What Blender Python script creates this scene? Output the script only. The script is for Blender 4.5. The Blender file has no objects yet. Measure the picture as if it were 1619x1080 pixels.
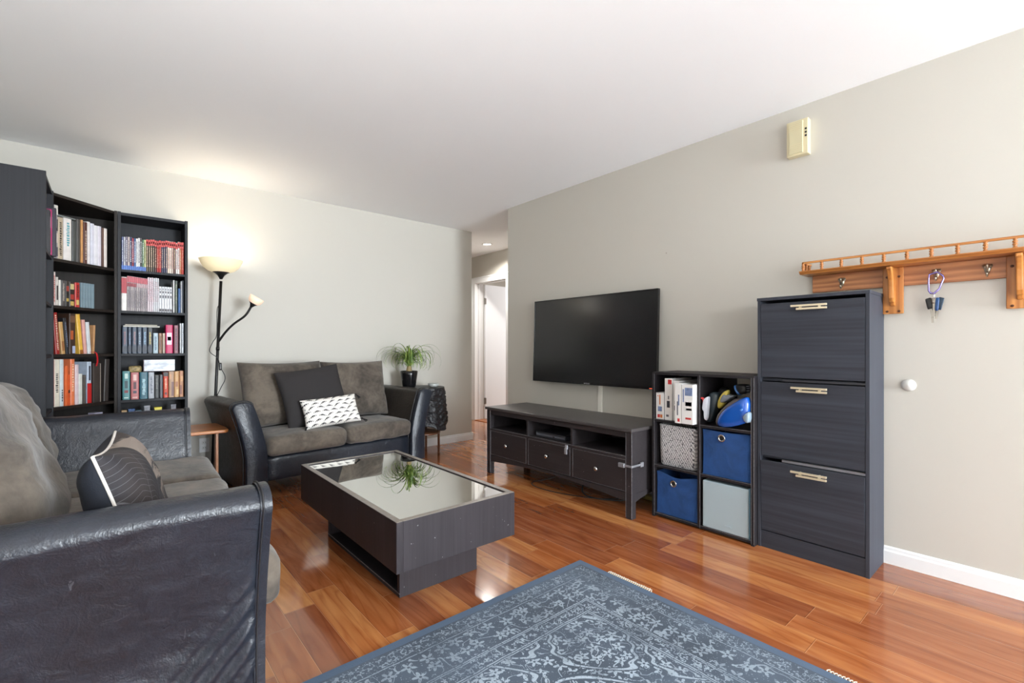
import bpy, bmesh, math, random
from mathutils import Vector, Matrix, noise
R_ = math.radians
COL = bpy.context.scene.collection
rnd = random.Random(7)

# ------------------------------------------------------------ camera, world, lights, exposure
scn = bpy.context.scene
scn.view_settings.view_transform = 'Standard'
scn.view_settings.look = 'None'
scn.view_settings.gamma = 1
scn.view_settings.use_curve_mapping = False
scn.view_settings.exposure = 0.98
CH = 1.074
YAW = math.atan(634.5/741)
cam_d = bpy.data.cameras.new('camera'); cam = bpy.data.objects.new('camera', cam_d); COL.objects.link(cam)
cam.location = (0, 0, CH); cam.rotation_euler = (R_(90), 0, -YAW)
cam_d.sensor_width = 36; cam_d.lens = 36*741/1619
cam_d.shift_y = (550.5-540)/1619
cam_d.clip_start = 0.02
scn.camera = cam

world = bpy.data.worlds.new('world'); scn.world = world; world.use_nodes = True
wn = world.node_tree.nodes; wl = world.node_tree.links
bg = wn['Background']; bg.inputs[0].default_value = (0.75, 0.85, 1.0, 1); bg.inputs[1].default_value = 1.0

def area(name, loc, rot, sx, sy, power, col=(1, 1, 1), spread=180):
    d = bpy.data.lights.new(name, 'AREA'); d.shape = 'RECTANGLE'; d.size = sx; d.size_y = sy
    d.energy = power; d.color = col; d.spread = R_(spread)
    o = bpy.data.objects.new(name, d); COL.objects.link(o); o.location = loc; o.rotation_euler = rot
    return o
# daylight lamps at unseen rear and left windows, put in to light the room
area('unseen_window_daylight', (2.1, -6.15, 1.3), (R_(88), 0, 0), 1.4, 2.0, 300, (0.86, 0.94, 1.0))
area('unseen_window_daylight', (-0.47, -3.6, 1.4), (R_(85), 0, R_(-90)), 2.0, 1.4, 40, (0.90, 0.96, 1.0))

# ------------------------------------------------------------ tagging and object helpers
def tag(o, label=None, cat=None, group=None, kind=None):
    if label: o['label'] = label
    if cat: o['category'] = cat
    if group: o['group'] = group
    if kind: o['kind'] = kind
    return o

def thing(name, label, cat, loc=(0, 0, 0), rotz=0, group=None):
    o = bpy.data.objects.new(name, None); COL.objects.link(o)
    o.location = loc; o.rotation_euler = (0, 0, rotz); o.empty_display_size = 0.05
    return tag(o, label, cat, group)

class MB:
    """collects geometry for ONE mesh object"""
    def __init__(s): s.v = []; s.f = []
    def add(s, vs, fs):
        n = len(s.v); s.v += [tuple(p) for p in vs]; s.f += [tuple(i+n for i in f) for f in fs]; return s
    def box(s, x0, x1, y0, y1, z0, z1):
        vs = [(x, y, z) for z in (z0, z1) for y in (y0, y1) for x in (x0, x1)]
        return s.add(vs, [(0, 2, 3, 1), (4, 5, 7, 6), (0, 1, 5, 4), (2, 6, 7, 3), (0, 4, 6, 2), (1, 3, 7, 5)])
    def prism(s, pts, z0, z1):
        n = len(pts)
        vs = [(x, y, z0) for x, y in pts]+[(x, y, z1) for x, y in pts]
        fs = [tuple(range(n))[::-1], tuple(range(n, 2*n))]+[(i, (i+1) % n, n+(i+1) % n, n+i) for i in range(n)]
        return s.add(vs, fs)
    def prism_axis(s, pts, a0, a1, axis):
        """profile pts (p,q) extruded along axis 'x' (p=y,q=z) or 'y' (p=x,q=z)"""
        n = len(pts)
        mk = (lambda p, q, a: (a, p, q)) if axis == 'x' else (lambda p, q, a: (p, a, q))
        vs = [mk(p, q, a0) for p, q in pts]+[mk(p, q, a1) for p, q in pts]
        fs = [tuple(range(n))[::-1], tuple(range(n, 2*n))]+[(i, (i+1) % n, n+(i+1) % n, n+i) for i in range(n)]
        return s.add(vs, fs)
    def lathe(s, prof, seg=24, c=(0, 0, 0), cap=True):
        vs = []; fs = []
        for r, z in prof:
            for k in range(seg):
                a = 2*math.pi*k/seg; vs.append((c[0]+r*math.cos(a), c[1]+r*math.sin(a), c[2]+z))
        for i in range(len(prof)-1):
            for k in range(seg):
                k2 = (k+1) % seg
                fs.append((i*seg+k, i*seg+k2, (i+1)*seg+k2, (i+1)*seg+k))
        if cap:
            if prof[0][0] > 1e-5: fs.append(tuple(range(seg))[::-1])
            if prof[-1][0] > 1e-5: fs.append(tuple(range((len(prof)-1)*seg, len(prof)*seg)))
        return s.add(vs, fs)
    def tube(s, pts, r, seg=8, closed=False):
        pts = [Vector(p) for p in pts]; n = len(pts); vs = []; fs = []
        rr = r if isinstance(r, (list, tuple)) else [r]*n
        up = None
        for i, p in enumerate(pts):
            if closed: t = pts[(i+1) % n]-pts[i-1]
            else: t = pts[min(i+1, n-1)]-pts[max(i-1, 0)]
            if t.length < 1e-9: t = Vector((0, 0, 1))
            t.normalize()
            if up is None:
                up = Vector((0, 0, 1)) if abs(t.z) < .9 else Vector((1, 0, 0))
            a = up-t*up.dot(t)
            if a.length < 1e-6: a = t.orthogonal()
            a.normalize(); b = t.cross(a); up = a
            for k in range(seg):
                an = 2*math.pi*k/seg; vs.append(p+a*rr[i]*math.cos(an)+b*rr[i]*math.sin(an))
        m = n if closed else n-1
        for i in range(m):
            j = (i+1) % n
            for k in range(seg):
                k2 = (k+1) % seg
                fs.append((i*seg+k, i*seg+k2, j*seg+k2, j*seg+k))
        if not closed:
            fs.append(tuple(range(seg))[::-1]); fs.append(tuple(range((n-1)*seg, n*seg)))
        return s.add(vs, fs)
    def rbox(s, w, d, h, r, c=(0, 0, 0), n=14, crown=0.0, wr=0.0, seed=0):
        """rounded cushion-like box, centre c"""
        hx, hy, hz = w/2, d/2, h/2
        bm = bmesh.new(); bmesh.ops.create_cube(bm, size=2)
        bmesh.ops.subdivide_edges(bm, edges=bm.edges[:], cuts=n, use_grid_fill=True)
        bm.verts.ensure_lookup_table()
        vs = []
        for v in bm.verts:
            # bias the grid to the borders so the rounding gets vertices
            q = Vector([math.copysign(abs(c_)**.8, c_) for c_ in v.co])
            p = Vector((q.x*hx, q.y*hy, q.z*hz))
            inn = Vector((max(-hx+r, min(hx-r, p.x)), max(-hy+r, min(hy-r, p.y)), max(-hz+r, min(hz-r, p.z))))
            dd = p-inn
            if dd.length > 1e-9: p = inn+dd.normalized()*r
            if crown:
                k = (1-(p.x/hx)**2)*(1-(p.y/hy)**2)
                if p.z > 0: p.z += crown*max(0, k)
            if wr:
                p += (p-inn).normalized()*wr*noise.noise(Vector((p.x*9+seed, p.y*9, p.z*14))) if dd.length > 1e-9 else Vector((0, 0, wr*noise.noise(Vector((p.x*8+seed, p.y*8, 0)))*(1 if p.z > 0 else -1)))
            vs.append(p+Vector(c))
        fs = [tuple(v.index for v in f.verts) for f in bm.faces]
        bm.free()
        return s.add(vs, fs)
    def tf(s, M):
        s.v = [tuple(M @ Vector(p)) for p in s.v]; return s
    def build(s, name, mat, parent=None, smooth=False, bevel=0, sub=0, seg=2):
        me = bpy.data.meshes.new(name); me.from_pydata(s.v, [], s.f); me.validate()
        bm = bmesh.new(); bm.from_mesh(me)
        bmesh.ops.recalc_face_normals(bm, faces=bm.faces[:]); bm.to_mesh(me); bm.free()
        if mat: me.materials.append(mat)
        o = bpy.data.objects.new(name, me); COL.objects.link(o)
        if parent: o.parent = parent
        if smooth:
            for p in me.polygons: p.use_smooth = True
        if bevel:
            m = o.modifiers.new('bevel', 'BEVEL'); m.width = bevel; m.segments = seg; m.limit_method = 'ANGLE'; m.angle_limit = R_(40)
            m.harden_normals = False
        if sub:
            m = o.modifiers.new('sub', 'SUBSURF'); m.levels = sub; m.render_levels = sub
        return o

def auto_smooth(o, ang=35):
    me = o.data
    bm = bmesh.new(); bm.from_mesh(me)
    for f in bm.faces: f.smooth = True
    for e in bm.edges:
        if len(e.link_faces) == 2 and e.calc_face_angle(0) > R_(ang): e.smooth = False
    bm.to_mesh(me); bm.free(); return o

def struct(o):
    o['kind'] = 'structure'; return o

def text_mesh(txt, size, mat, name, parent, M):
    cu = bpy.data.curves.new(name, 'FONT'); cu.body = txt; cu.size = size; cu.extrude = size*0.02
    cu.align_x = 'CENTER'; cu.align_y = 'CENTER'
    t = bpy.data.objects.new(name, cu); COL.objects.link(t)
    bpy.context.view_layer.update()
    me = bpy.data.meshes.new_from_object(t); bpy.data.objects.remove(t)
    me.materials.clear(); me.materials.append(mat); me.transform(M)
    o = bpy.data.objects.new(name, me); COL.objects.link(o); o.parent = parent
    return o

# ------------------------------------------------------------ materials
def srgb(r, g, b):
    def c(x):
        x /= 255
        return x/12.92 if x <= .04045 else ((x+.055)/1.055)**2.4
    return (c(r), c(g), c(b), 1)

class NT:
    def __init__(s, name):
        s.m = bpy.data.materials.new(name); s.m.use_nodes = True
        s.t = s.m.node_tree; s.n = s.t.nodes; s.l = s.t.links
        s.b = s.n['Principled BSDF']; s.out = s.n['Material Output']
    def node(s, ty, ins=None, **kw):
        n = s.n.new(ty)
        for k, v in kw.items(): setattr(n, k, v)
        for k, v in (ins or {}).items(): s.put(n.inputs[k], v)
        return n
    def put(s, sock, v):
        if isinstance(v, bpy.types.NodeSocket): s.l.new(v, sock)
        elif v is not None: sock.default_value = v
    def mt(s, op, a, b=None, c=None, clamp=False):
        n = s.n.new('ShaderNodeMath'); n.operation = op; n.use_clamp = clamp
        s.put(n.inputs[0], a)
        if b is not None: s.put(n.inputs[1], b)
        if c is not None: s.put(n.inputs[2], c)
        return n.outputs[0]
    def mix(s, f, a, b, blend='MIX'):
        n = s.n.new('ShaderNodeMix'); n.data_type = 'RGBA'; n.blend_type = blend
        s.put(n.inputs[0], f); s.put(n.inputs[6], a); s.put(n.inputs[7], b)
        return n.outputs[2]
    def ramp(s, f, stops, interp='LINEAR'):
        n = s.n.new('ShaderNodeValToRGB'); n.color_ramp.interpolation = interp
        e = n.color_ramp.elements
        while len(e) < len(stops): e.new(0.5)
        for i, (p, c) in enumerate(stops): e[i].position = p; e[i].color = c
        s.put(n.inputs[0], f); return n.outputs[0]
    def coord(s, scale=(1, 1, 1), loc=(0, 0, 0), rot=(0, 0, 0)):
        tc = s.node('ShaderNodeTexCoord')
        mp = s.node('ShaderNodeMapping', {'Vector': tc.outputs['Object'], 'Scale': scale, 'Location': loc, 'Rotation': rot})
        return mp.outputs[0]
    def noise(s, vec, scale, detail=4, rough=.5, dist=0):
        n = s.node('ShaderNodeTexNoise', {'Vector': vec, 'Scale': scale, 'Detail': detail, 'Roughness': rough, 'Distortion': dist})
        return n.outputs[0]
    def bump(s, h, strength=.3, dist=.01):
        n = s.node('ShaderNodeBump', {'Height': h, 'Strength': strength, 'Distance': dist})
        s.l.new(n.outputs[0], s.b.inputs['Normal'])
    def set(s, **kw):
        for k, v in kw.items(): s.put(s.b.inputs[k.replace('_', ' ')], v)
        return s

_cache = {}
def plain(name, rgb, rough=.5, metal=0, bump=0, bscale=200, var=0, vscale=8, spec=None, coat=0):
    key = (name, rgb, rough, metal)
    if key in _cache: return _cache[key]
    t = NT(name); c = srgb(*rgb)
    t.set(Base_Color=c, Roughness=rough, Metallic=metal)
    if spec is not None: t.b.inputs['Specular IOR Level'].default_value = spec
    if coat: t.b.inputs['Coat Weight'].default_value = coat
    v = t.coord()
    if var:
        n = t.noise(v, vscale, 5)
        lo = tuple(x*(1-var) for x in c[:3])+(1,); hi = tuple(min(1, x*(1+var)) for x in c[:3])+(1,)
        t.put(t.b.inputs['Base Color'], t.ramp(n, [(.3, lo), (.7, hi)]))
    if bump: t.bump(t.noise(v, bscale, 3), bump, .002)
    _cache[key] = t.m
    return t.m

def emis(name, rgb, strength):
    t = NT(name); t.set(Base_Color=srgb(*rgb), Roughness=.4)
    t.b.inputs['Emission Color'].default_value = srgb(*rgb); t.b.inputs['Emission Strength'].default_value = strength
    return t.m

def grain(name, rgb, axis='z', contrast=.35, rough=.45, bump=.25, scale=1.0, rgb2=None, wear=0):
    """stained wood veneer with fine grain lines running along axis"""
    t = NT(name); c = srgb(*rgb)
    sc = {'x': (1.2, 60, 60), 'y': (60, 1.2, 60), 'z': (60, 60, 1.2)}[axis]
    v = t.coord(scale=tuple(x*scale for x in sc))
    n1 = t.noise(v, 1.6, 6, .65)
    sc2 = {'x': (.5, 9, 9), 'y': (9, .5, 9), 'z': (9, 9, .5)}[axis]
    n2 = t.noise(t.coord(scale=sc2), 1.5, 4, .5, .6)
    mixv = t.mt('ADD', t.mt('MULTIPLY', n1, .6), t.mt('MULTIPLY', n2, .4))
    lo = tuple(x*(1-contrast) for x in c[:3])+(1,)
    hi = srgb(*rgb2) if rgb2 else tuple(min(1, x*(1+contrast)) for x in c[:3])+(1,)
    colr = t.ramp(mixv, [(.33, lo), (.68, hi)])
    if wear:
        sp = t.noise(t.coord(), 70, 2)
        colr = t.mix(t.mt('MULTIPLY', t.mt('GREATER_THAN', sp, .76), wear), colr, srgb(170, 168, 170))
    t.put(t.b.inputs['Base Color'], colr)
    t.set(Roughness=rough+.12); t.b.inputs['Specular IOR Level'].default_value = .32
    t.bump(n1, bump, .0015)
    return t.m

def oak(name, rgb_lo, rgb_hi, axis='y'):
    t = NT(name)
    sc = {'x': (.8, 14, 14), 'y': (14, .8, 14), 'z': (14, 14, .8)}[axis]
    v = t.coord(scale=sc)
    w = t.node('ShaderNodeTexWave', {'Vector': v, 'Scale': .7, 'Distortion': 9.0, 'Detail': 3, 'Detail Scale': 1.2}, wave_type='BANDS', bands_direction='Z' if axis != 'z' else 'Y').outputs[1]
    n = t.noise(t.coord(scale=tuple(x*6 for x in sc)), 1.5, 4)
    f = t.mt('ADD', t.mt('MULTIPLY', w, .45), t.mt('MULTIPLY', n, .55))
    t.put(t.b.inputs['Base Color'], t.ramp(f, [(.12, srgb(*rgb_lo)), (.72, srgb(*rgb_hi))]))
    t.set(Roughness=.32); t.bump(n, .15, .001)
    return t.m

def leather(name, rgb, rough=.36):
    t = NT(name); c = srgb(*rgb)
    v = t.coord()
    n = t.noise(v, 5, 5, .6); n2 = t.noise(t.coord(scale=(1, 1, 1)), 28, 4, .6, 1.2)
    vo = t.node('ShaderNodeTexVoronoi', {'Vector': v, 'Scale': 190}).outputs[0]
    lo = tuple(x*.72 for x in c[:3])+(1,); hi = tuple(x*1.35 for x in c[:3])+(1,)
    col = t.ramp(t.mt('ADD', t.mt('MULTIPLY', n, .6), t.mt('MULTIPLY', n2, .4)), [(.35, lo), (.68, hi)])
    scr = t.noise(t.coord(scale=(3, 14, 3), rot=(0.5, 0.3, 0.2)), 5, 3, .6, .4)
    col = t.mix(t.mt('MULTIPLY', t.mt('GREATER_THAN', scr, .74), .25), col, srgb(120, 122, 128))
    t.put(t.b.inputs['Base Color'], col)
    t.put(t.b.inputs['Roughness'], t.mt('MULTIPLY_ADD', n2, .3, rough-.12))
    h = t.mt('ADD', t.mt('MULTIPLY', n2, 1.0), t.mt('MULTIPLY', vo, .15))
    t.bump(h, .5, .005)
    return t.m

def suede(name, rgb, rgb2):
    t = NT(name); v = t.coord()
    n = t.noise(v, 4.5, 5, .6, .8); n2 = t.noise(v, 40, 3)
    f = t.mt('ADD', t.mt('MULTIPLY', n, .8), t.mt('MULTIPLY', n2, .2))
    t.put(t.b.inputs['Base Color'], t.ramp(f, [(.38, srgb(*rgb)), (.62, srgb(*rgb2))]))
    t.set(Roughness=.95); t.b.inputs['Sheen Weight'].default_value = .2; t.b.inputs['Sheen Roughness'].default_value = .5
    t.bump(t.mt('ADD', n2, t.mt('MULTIPLY', t.noise(v, 14, 4, .5, 1.5), 2.0)), .35, .004)
    return t.m

M_wall = plain('wall_paint', (197, 193, 184), .55, bump=.05, bscale=260)
M_ceil = plain('ceiling_paint', (248, 249, 252), .8)
M_white = plain('white_trim_paint', (236, 237, 238), .35)
M_doorp = plain('door_paint', (226, 228, 231), .4)
M_bk = grain('black_brown_veneer', (37, 38, 43), 'z', .3, .42, .2)
M_bkx = grain('black_brown_veneer_across', (44, 42, 44), 'x', .3, .42, .2)
M_corner = grain('corner_bookcase_veneer', (38, 31, 27), 'z', .35, .45, .2)
M_coffee = grain('coffee_table_veneer', (47, 42, 46), 'z', .3, .42, .25, wear=.5)
M_shoe = grain('charcoal_grain_front', (54, 57, 66), 'y', .38, .5, .5, scale=.55)
M_shoeside = grain('charcoal_side', (56, 59, 68), 'z', .2, .5, .2)
M_stand = grain('tv_stand_paint', (50, 46, 48), 'y', .2, .36, .12, wear=.6)
M_wear = plain('worn_edge', (128, 126, 130), .5, var=.4, vscale=60)
M_cube = grain('cube_shelf_laminate', (36, 33, 36), 'z', .15, .42, .1)
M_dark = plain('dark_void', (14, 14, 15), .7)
M_chrome = plain('brushed_nickel', (200, 200, 200), .25, 1)
M_brass = plain('champagne_handle', (236, 222, 192), .33, .55)
M_blackmetal = plain('black_metal', (28, 27, 27), .38, .3)
M_blackplastic = plain('black_plastic', (26, 26, 28), .4)
M_page = plain('book_pages', (222, 214, 196), .85, bump=.3, bscale=500)

# floor -------------------------------------------------------
def floor_mat():
    t = NT('hardwood_floor'); tc = t.node('ShaderNodeTexCoord')
    sp = t.node('ShaderNodeSeparateXYZ', {0: tc.outputs['Object']})
    x, y = sp.outputs[0], sp.outputs[1]
    W, L = .1208, .88
    xs = t.mt('DIVIDE', t.mt('ADD', x, 10.10), W); ci = t.mt('FLOOR', xs); fx = t.mt('FRACT', xs)
    r1 = t.node('ShaderNodeTexWhiteNoise', {'W': ci}, noise_dimensions='1D').outputs[0]
    ys = t.mt('ADD', t.mt('DIVIDE', t.mt('ADD', y, 20), L), t.mt('MULTIPLY', r1, 7.3)); ri = t.mt('FLOOR', ys); fy = t.mt('FRACT', ys)
    cv = t.node('ShaderNodeCombineXYZ', {0: ci, 1: ri, 2: 0.0}).outputs[0]
    rr = t.node('ShaderNodeTexWhiteNoise', {'Vector': cv}, noise_dimensions='3D')
    rv = rr.outputs[0]
    # grain, shifted per plank
    gx = t.mt('ADD', t.mt('MULTIPLY', x, 26), t.mt('MULTIPLY', rv, 37)); gy = t.mt('ADD', t.mt('MULTIPLY', y, 3.0), t.mt('MULTIPLY', rv, 19))
    gv = t.node('ShaderNodeCombineXYZ', {0: gx, 1: gy, 2: rv}).outputs[0]
    n1 = t.noise(gv, .9, 3, .5, .6)
    wv = t.node('ShaderNodeCombineXYZ', {0: t.mt('MULTIPLY', gx, .32), 1: t.mt('MULTIPLY', gy, .42), 2: rv}).outputs[0]
    n2 = t.noise(wv, .55, 2, .45, 1.1)
    cont = t.mt('ABSOLUTE', t.mt('SUBTRACT', t.mt('FRACT', t.mt('MULTIPLY', n2, 8)), .5))
    line = t.mt('SUBTRACT', 1, t.mt('MULTIPLY', cont, 7), clamp=True)
    base = t.ramp(rv, [(0, srgb(156, 92, 56)), (.35, srgb(174, 106, 62)), (.65, srgb(190, 120, 70)), (1, srgb(212, 148, 90))])
    dark = t.mix(1, base, srgb(222, 200, 186), 'MULTIPLY')
    col = t.mix(t.ramp(n1, [(.35, (0, 0, 0, 1)), (.65, (1, 1, 1, 1))]), dark, base)
    col = t.mix(t.mt('MULTIPLY', line, .30), col, t.mix(1, col, srgb(170, 130, 110), 'MULTIPLY'))
    gap = t.mt('MAXIMUM', t.mt('LESS_THAN', fx, .014), t.mt('LESS_THAN', fy, .0022))
    col = t.mix(t.mt('MULTIPLY', gap, .6), col, srgb(70, 34, 18))
    lt = t.mt('MAXIMUM', t.mt('GREATER_THAN', fx, .982), t.mt('GREATER_THAN', fy, .997))
    col = t.mix(t.mt('MULTIPLY', lt, .5), col, srgb(222, 160, 112))
    sc = t.noise(tc.outputs['Object'], 160, 2)
    mk = t.mt('MULTIPLY', t.mt('GREATER_THAN', sc, .80), .5)
    col = t.mix(mk, col, srgb(210, 190, 175))
    t.put(t.b.inputs['Base Color'], col)
    t.put(t.b.inputs['Roughness'], t.mt('MULTIPLY_ADD', t.noise(tc.outputs['Object'], 3, 2), .08, .11))
    t.b.inputs['Specular IOR Level'].default_value = .6
    t.b.inputs['Coat Weight'].default_value = .35; t.b.inputs['Coat Roughness'].default_value = .06
    h = t.mt('SUBTRACT', t.mt('MULTIPLY', t.noise(tc.outputs['Object'], 6, 2), .25), t.mt('MULTIPLY', gap, .25))
    t.bump(h, .15, .004)
    return t.m
M_floor = floor_mat()

# ------------------------------------------------------------ the room shell
XL, XR, YB, YF, ZC = -0.55, 2.955, 4.50, -6.20, 2.44
struct(MB().box(-.7, 7.2, -6.4, 7.2, -.1, 0).build('floor', M_floor))
struct(MB().box(XL, XR, -6.2, -1.8, 0, .012).build('bounce_carpet', plain('pale_bounce_carpet', (232, 232, 230), .95)))  # unseen pale carpet behind the camera, added to bounce light onto the ceiling
struct(MB().box(-.7, 7.2, -6.4, 7.2, ZC, ZC+.1).build('ceiling', M_ceil))
struct(MB().box(XR, XR+.14, -6.2, 3.513, 0, ZC).build('wall_right', M_wall))
struct(MB().box(-.7, 3.228, YB, YB+.12, 0, ZC).build('wall_back', M_wall))
struct(MB().box(3.108, 3.228, YB+.12, 7.1, 0, ZC).build('wall_hall_left', M_wall))
struct(MB().box(3.095, 4.14, 3.39, 3.513, 0, ZC).build('wall_hall_near', M_wall))
struct(MB().box(3.228, 7.1, 7.0, 7.1, 0, ZC).build('wall_hall_end', M_wall))
DY0, DY1, DZ = 4.93, 5.68, 2.05
w = MB(); w.box(4.14, 4.26, 3.39, DY0, 0, ZC); w.box(4.14, 4.26, DY1, 7.0, 0, ZC); w.box(4.14, 4.26, DY0, DY1, DZ, ZC)
struct(w.build('wall_hall_right', M_wall))
w = MB(); w.box(4.26, 7.1, 3.39, 3.5, 0, ZC); w.box(7.0, 7.1, 3.5, 7.0, 0, ZC)
struct(w.build('wall_bedroom', M_wall))
# left and rear wall with openings for the unseen windows added for light
w = MB(); w.box(XL-.12, XL, -2.5, YB, 0, ZC); w.box(XL-.12, XL, -6.2, -4.7, 0, ZC); w.box(XL-.12, XL, -4.7, -2.5, 0, .65); w.box(XL-.12, XL, -4.7, -2.5, 2.15, ZC)
struct(w.build('wall_left', M_wall))
w = MB(); w.box(-.7, -.45, YF-.12, YF, 0, ZC); w.box(2.85, 3.095, YF-.12, YF, 0, ZC); w.box(-.45, 2.85, YF-.12, YF, 0, .25); w.box(-.45, 2.85, YF-.12, YF, 2.35, ZC)
struct(w.build('wall_front', M_wall))
def glassm():
    t = NT('window_glass'); t.set(Base_Color=(1, 1, 1, 1), Roughness=0.0); t.b.inputs['Transmission Weight'].default_value = 1; t.b.inputs['IOR'].default_value = 1.45
    return t.m
M_glass = glassm()
def window(name, x0, x1, y0, y1, z0, z1, axis):
    w = MB(); e = .05
    if axis == 'y':
        w.box(x0, x0+e, y0, y1, z0, z1); w.box(x1-e, x1, y0, y1, z0, z1); w.box(x0, x1, y0, y1, z0, z0+e); w.box(x0, x1, y0, y1, z1-e, z1); w.box((x0+x1)/2-.03, (x0+x1)/2+.03, y0, y1, z0, z1)
        g = MB().box(x0+e, x1-e, (y0+y1)/2-.003, (y0+y1)/2+.003, z0+e, z1-e)
    else:
        w.box(x0, x1, y0, y0+e, z0, z1); w.box(x0, x1, y1-e, y1, z0, z1); w.box(x0, x1, y0, y1, z0, z0+e); w.box(x0, x1, y0, y1, z1-e, z1); w.box(x0, x1, (y0+y1)/2-.03, (y0+y1)/2+.03, z0, z1)
        g = MB().box((x0+x1)/2-.003, (x0+x1)/2+.003, y0+e, y1-e, z0+e, z1-e)
    o = struct(w.build(name, M_white)); g.build('pane', M_glass, o)
window('unseen_window_1', -.45, 2.85, YF-.1, YF-.03, .25, 2.35, 'y')  # both windows are unseen, put in for their daylight
window('unseen_window_2', XL-.1, XL-.03, -4.7, -2.5, .65, 2.15, 'x')

def baseboard(name, p0, p1, nrm, h=.085):
    """moulded skirting between two floor points; nrm points into the room"""
    p0 = Vector(p0); p1 = Vector(p1); n = Vector(nrm)
    prof = [(0, 0), (.014, 0), (.014, h*.72), (.010, h*.80), (.009, h*.93), (.004, h), (0, h)]
    vs = [(p.x+n.x*a, p.y+n.y*a, b) for p in (p0, p1) for a, b in prof]; k = len(prof)
    fs = [tuple(range(k)), tuple(range(k, 2*k))]+[(i, (i+1) % k, k+(i+1) % k, k+i) for i in range(k)]
    return struct(MB().add(vs, fs).build(name, M_white))
baseboard('baseboard_right', (XR, -6.2), (XR, 3.513), (-1, 0))
baseboard('baseboard_right', (XR-.014, 3.513), (4.14, 3.513), (0, 1))
baseboard('baseboard_back', (XL, YB), (3.242, YB), (0, -1))
baseboard('baseboard_back', (3.228, YB), (3.228, 7.0), (1, 0))
baseboard('baseboard_left', (XL, -6.2), (XL, YB), (1, 0))
baseboard('baseboard_front', (XL, YF), (XR, YF), (0, 1))
baseboard('baseboard_hall', (4.14, 3.513), (4.14, DY0-.07), (-1, 0))
baseboard('baseboard_hall', (4.14, DY1+.07), (4.14, 7.0), (-1, 0))

# hallway door: casing, jamb, stop and the slab opened into the room beyond
c = MB(); cw = .065
for x0, x1 in ((4.122, 4.14), (4.26, 4.278)):
    c.box(x0, x1, DY0-cw, DY0, 0, DZ+cw); c.box(x0, x1, DY1, DY1+cw, 0, DZ+cw); c.box(x0, x1, DY0, DY1, DZ, DZ+cw)
    c.box(x0-.006, x1, DY0-cw, DY0-cw+.012, 0, DZ+cw+.006); c.box(x0-.006, x1, DY1+cw-.012, DY1+cw, 0, DZ+cw+.006); c.box(x0-.006, x1, DY0-cw, DY1+cw, DZ+cw-.012, DZ+cw+.006)
struct(c.build('trim_1', M_white, bevel=.003))
j = MB(); j.box(4.122, 4.278, DY0, DY0+.015, 0, DZ-.015); j.box(4.122, 4.278, DY1-.015, DY1, 0, DZ-.015); j.box(4.122, 4.278, DY0, DY1, DZ-.015, DZ)
j.box(4.19, 4.205, DY1-.028, DY1-.015, 0, DZ-.015); j.box(4.19, 4.205, DY0+.015, DY0+.028, 0, DZ-.015); j.box(4.19, 4.205, DY0, DY1, DZ-.03, DZ-.015)
struct(j.build('trim_2', M_white))
struct(MB().box(4.12, 4.28, DY0+.015, DY1-.015, 0, .008).build('trim_3', oak('threshold_wood', (150, 80, 36), (196, 122, 66), 'y')))
dslab = MB().box(4.285, 5.01, DY1-.058, DY1-.022, .012, DZ-.022).build('door_1', M_doorp, bevel=.002); struct(dslab)
for z in (.28, 1.78):
    h = MB(); h.box(4.262, 4.30, DY1-.064, DY1-.058, z-.045, z+.045); h.tube([(4.268, DY1-.066, z-.05), (4.268, DY1-.066, z+.05)], .006, 8)
    h.build('hinge', plain('hinge_metal', (120, 116, 110), .4, .9), dslab)
k = MB().lathe([(.0, 0), (.026, 0), (.026, .006), (.010, .010), (.010, .035), (.024, .045), (.027, .058), (.018, .070), (0, .072)], 20)
k.tf(Matrix.Translation((4.94, DY1-.058, .95)) @ Matrix.Rotation(R_(90), 4, 'X')).build('door_knob', M_chrome, dslab, smooth=True)

# recessed hall downlight
hl = thing('recessed_light', 'white round recessed ceiling light glowing in the hallway ceiling', 'ceiling light', (3.753, 4.887, ZC))
MB().lathe([(.050, 0), (.068, 0), (.072, -.004), (.068, -.008), (.052, -.006), (.050, 0)], 32, cap=False).build('trim_ring', M_white, hl, smooth=True)
MB().lathe([(0, -.003), (.050, -.003), (.050, -.0005), (0, -.0005)], 32).build('lens', emis('downlight_glow', (255, 246, 232), 3), hl)
def lamp_light(name, loc, energy, col, size=.05, kind='POINT', parent=None, **kw):
    d = bpy.data.lights.new(name, kind); d.energy = energy; d.color = col; d.shadow_soft_size = size
    for k_, v_ in kw.items(): setattr(d, k_, v_)
    o = bpy.data.objects.new(name, d); COL.objects.link(o); o.location = loc
    if parent: o.parent = parent
    return o
lamp_light('hall_bulb', (3.753, 4.887, ZC-.03), 34, (1, .96, .9), .05, 'SPOT', spot_size=R_(150), spot_blend=.6)
# area lamp put in to light the bedroom beyond the door
area('bedroom_fill', (6.6, 4.6, 1.5), (R_(90), 0, R_(90)), 1.4, 1.4, 26, (1, 1, 1))

# unseen ceiling lamp behind the camera, added to light the room
fl = thing('added_ceiling_lamp', 'unseen white dome ceiling lamp added behind the camera to light the room', 'ceiling light', (.6, -4.2, ZC))
MB().lathe([(0, 0), (.17, 0), (.17, -.02), (.15, -.03), (0, -.03)], 32).build('base', M_white, fl, smooth=True)
MB().lathe([(.15, -.03), (.145, -.06), (.11, -.09), (.06, -.105), (0, -.11)], 32, cap=False).build('dome', emis('added_dome_glow', (255, 248, 238), 1.5), fl, smooth=True)
lamp_light('dome_fill', (.6, -4.2, ZC-.3), 25, (1, .97, .93), .15)
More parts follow.
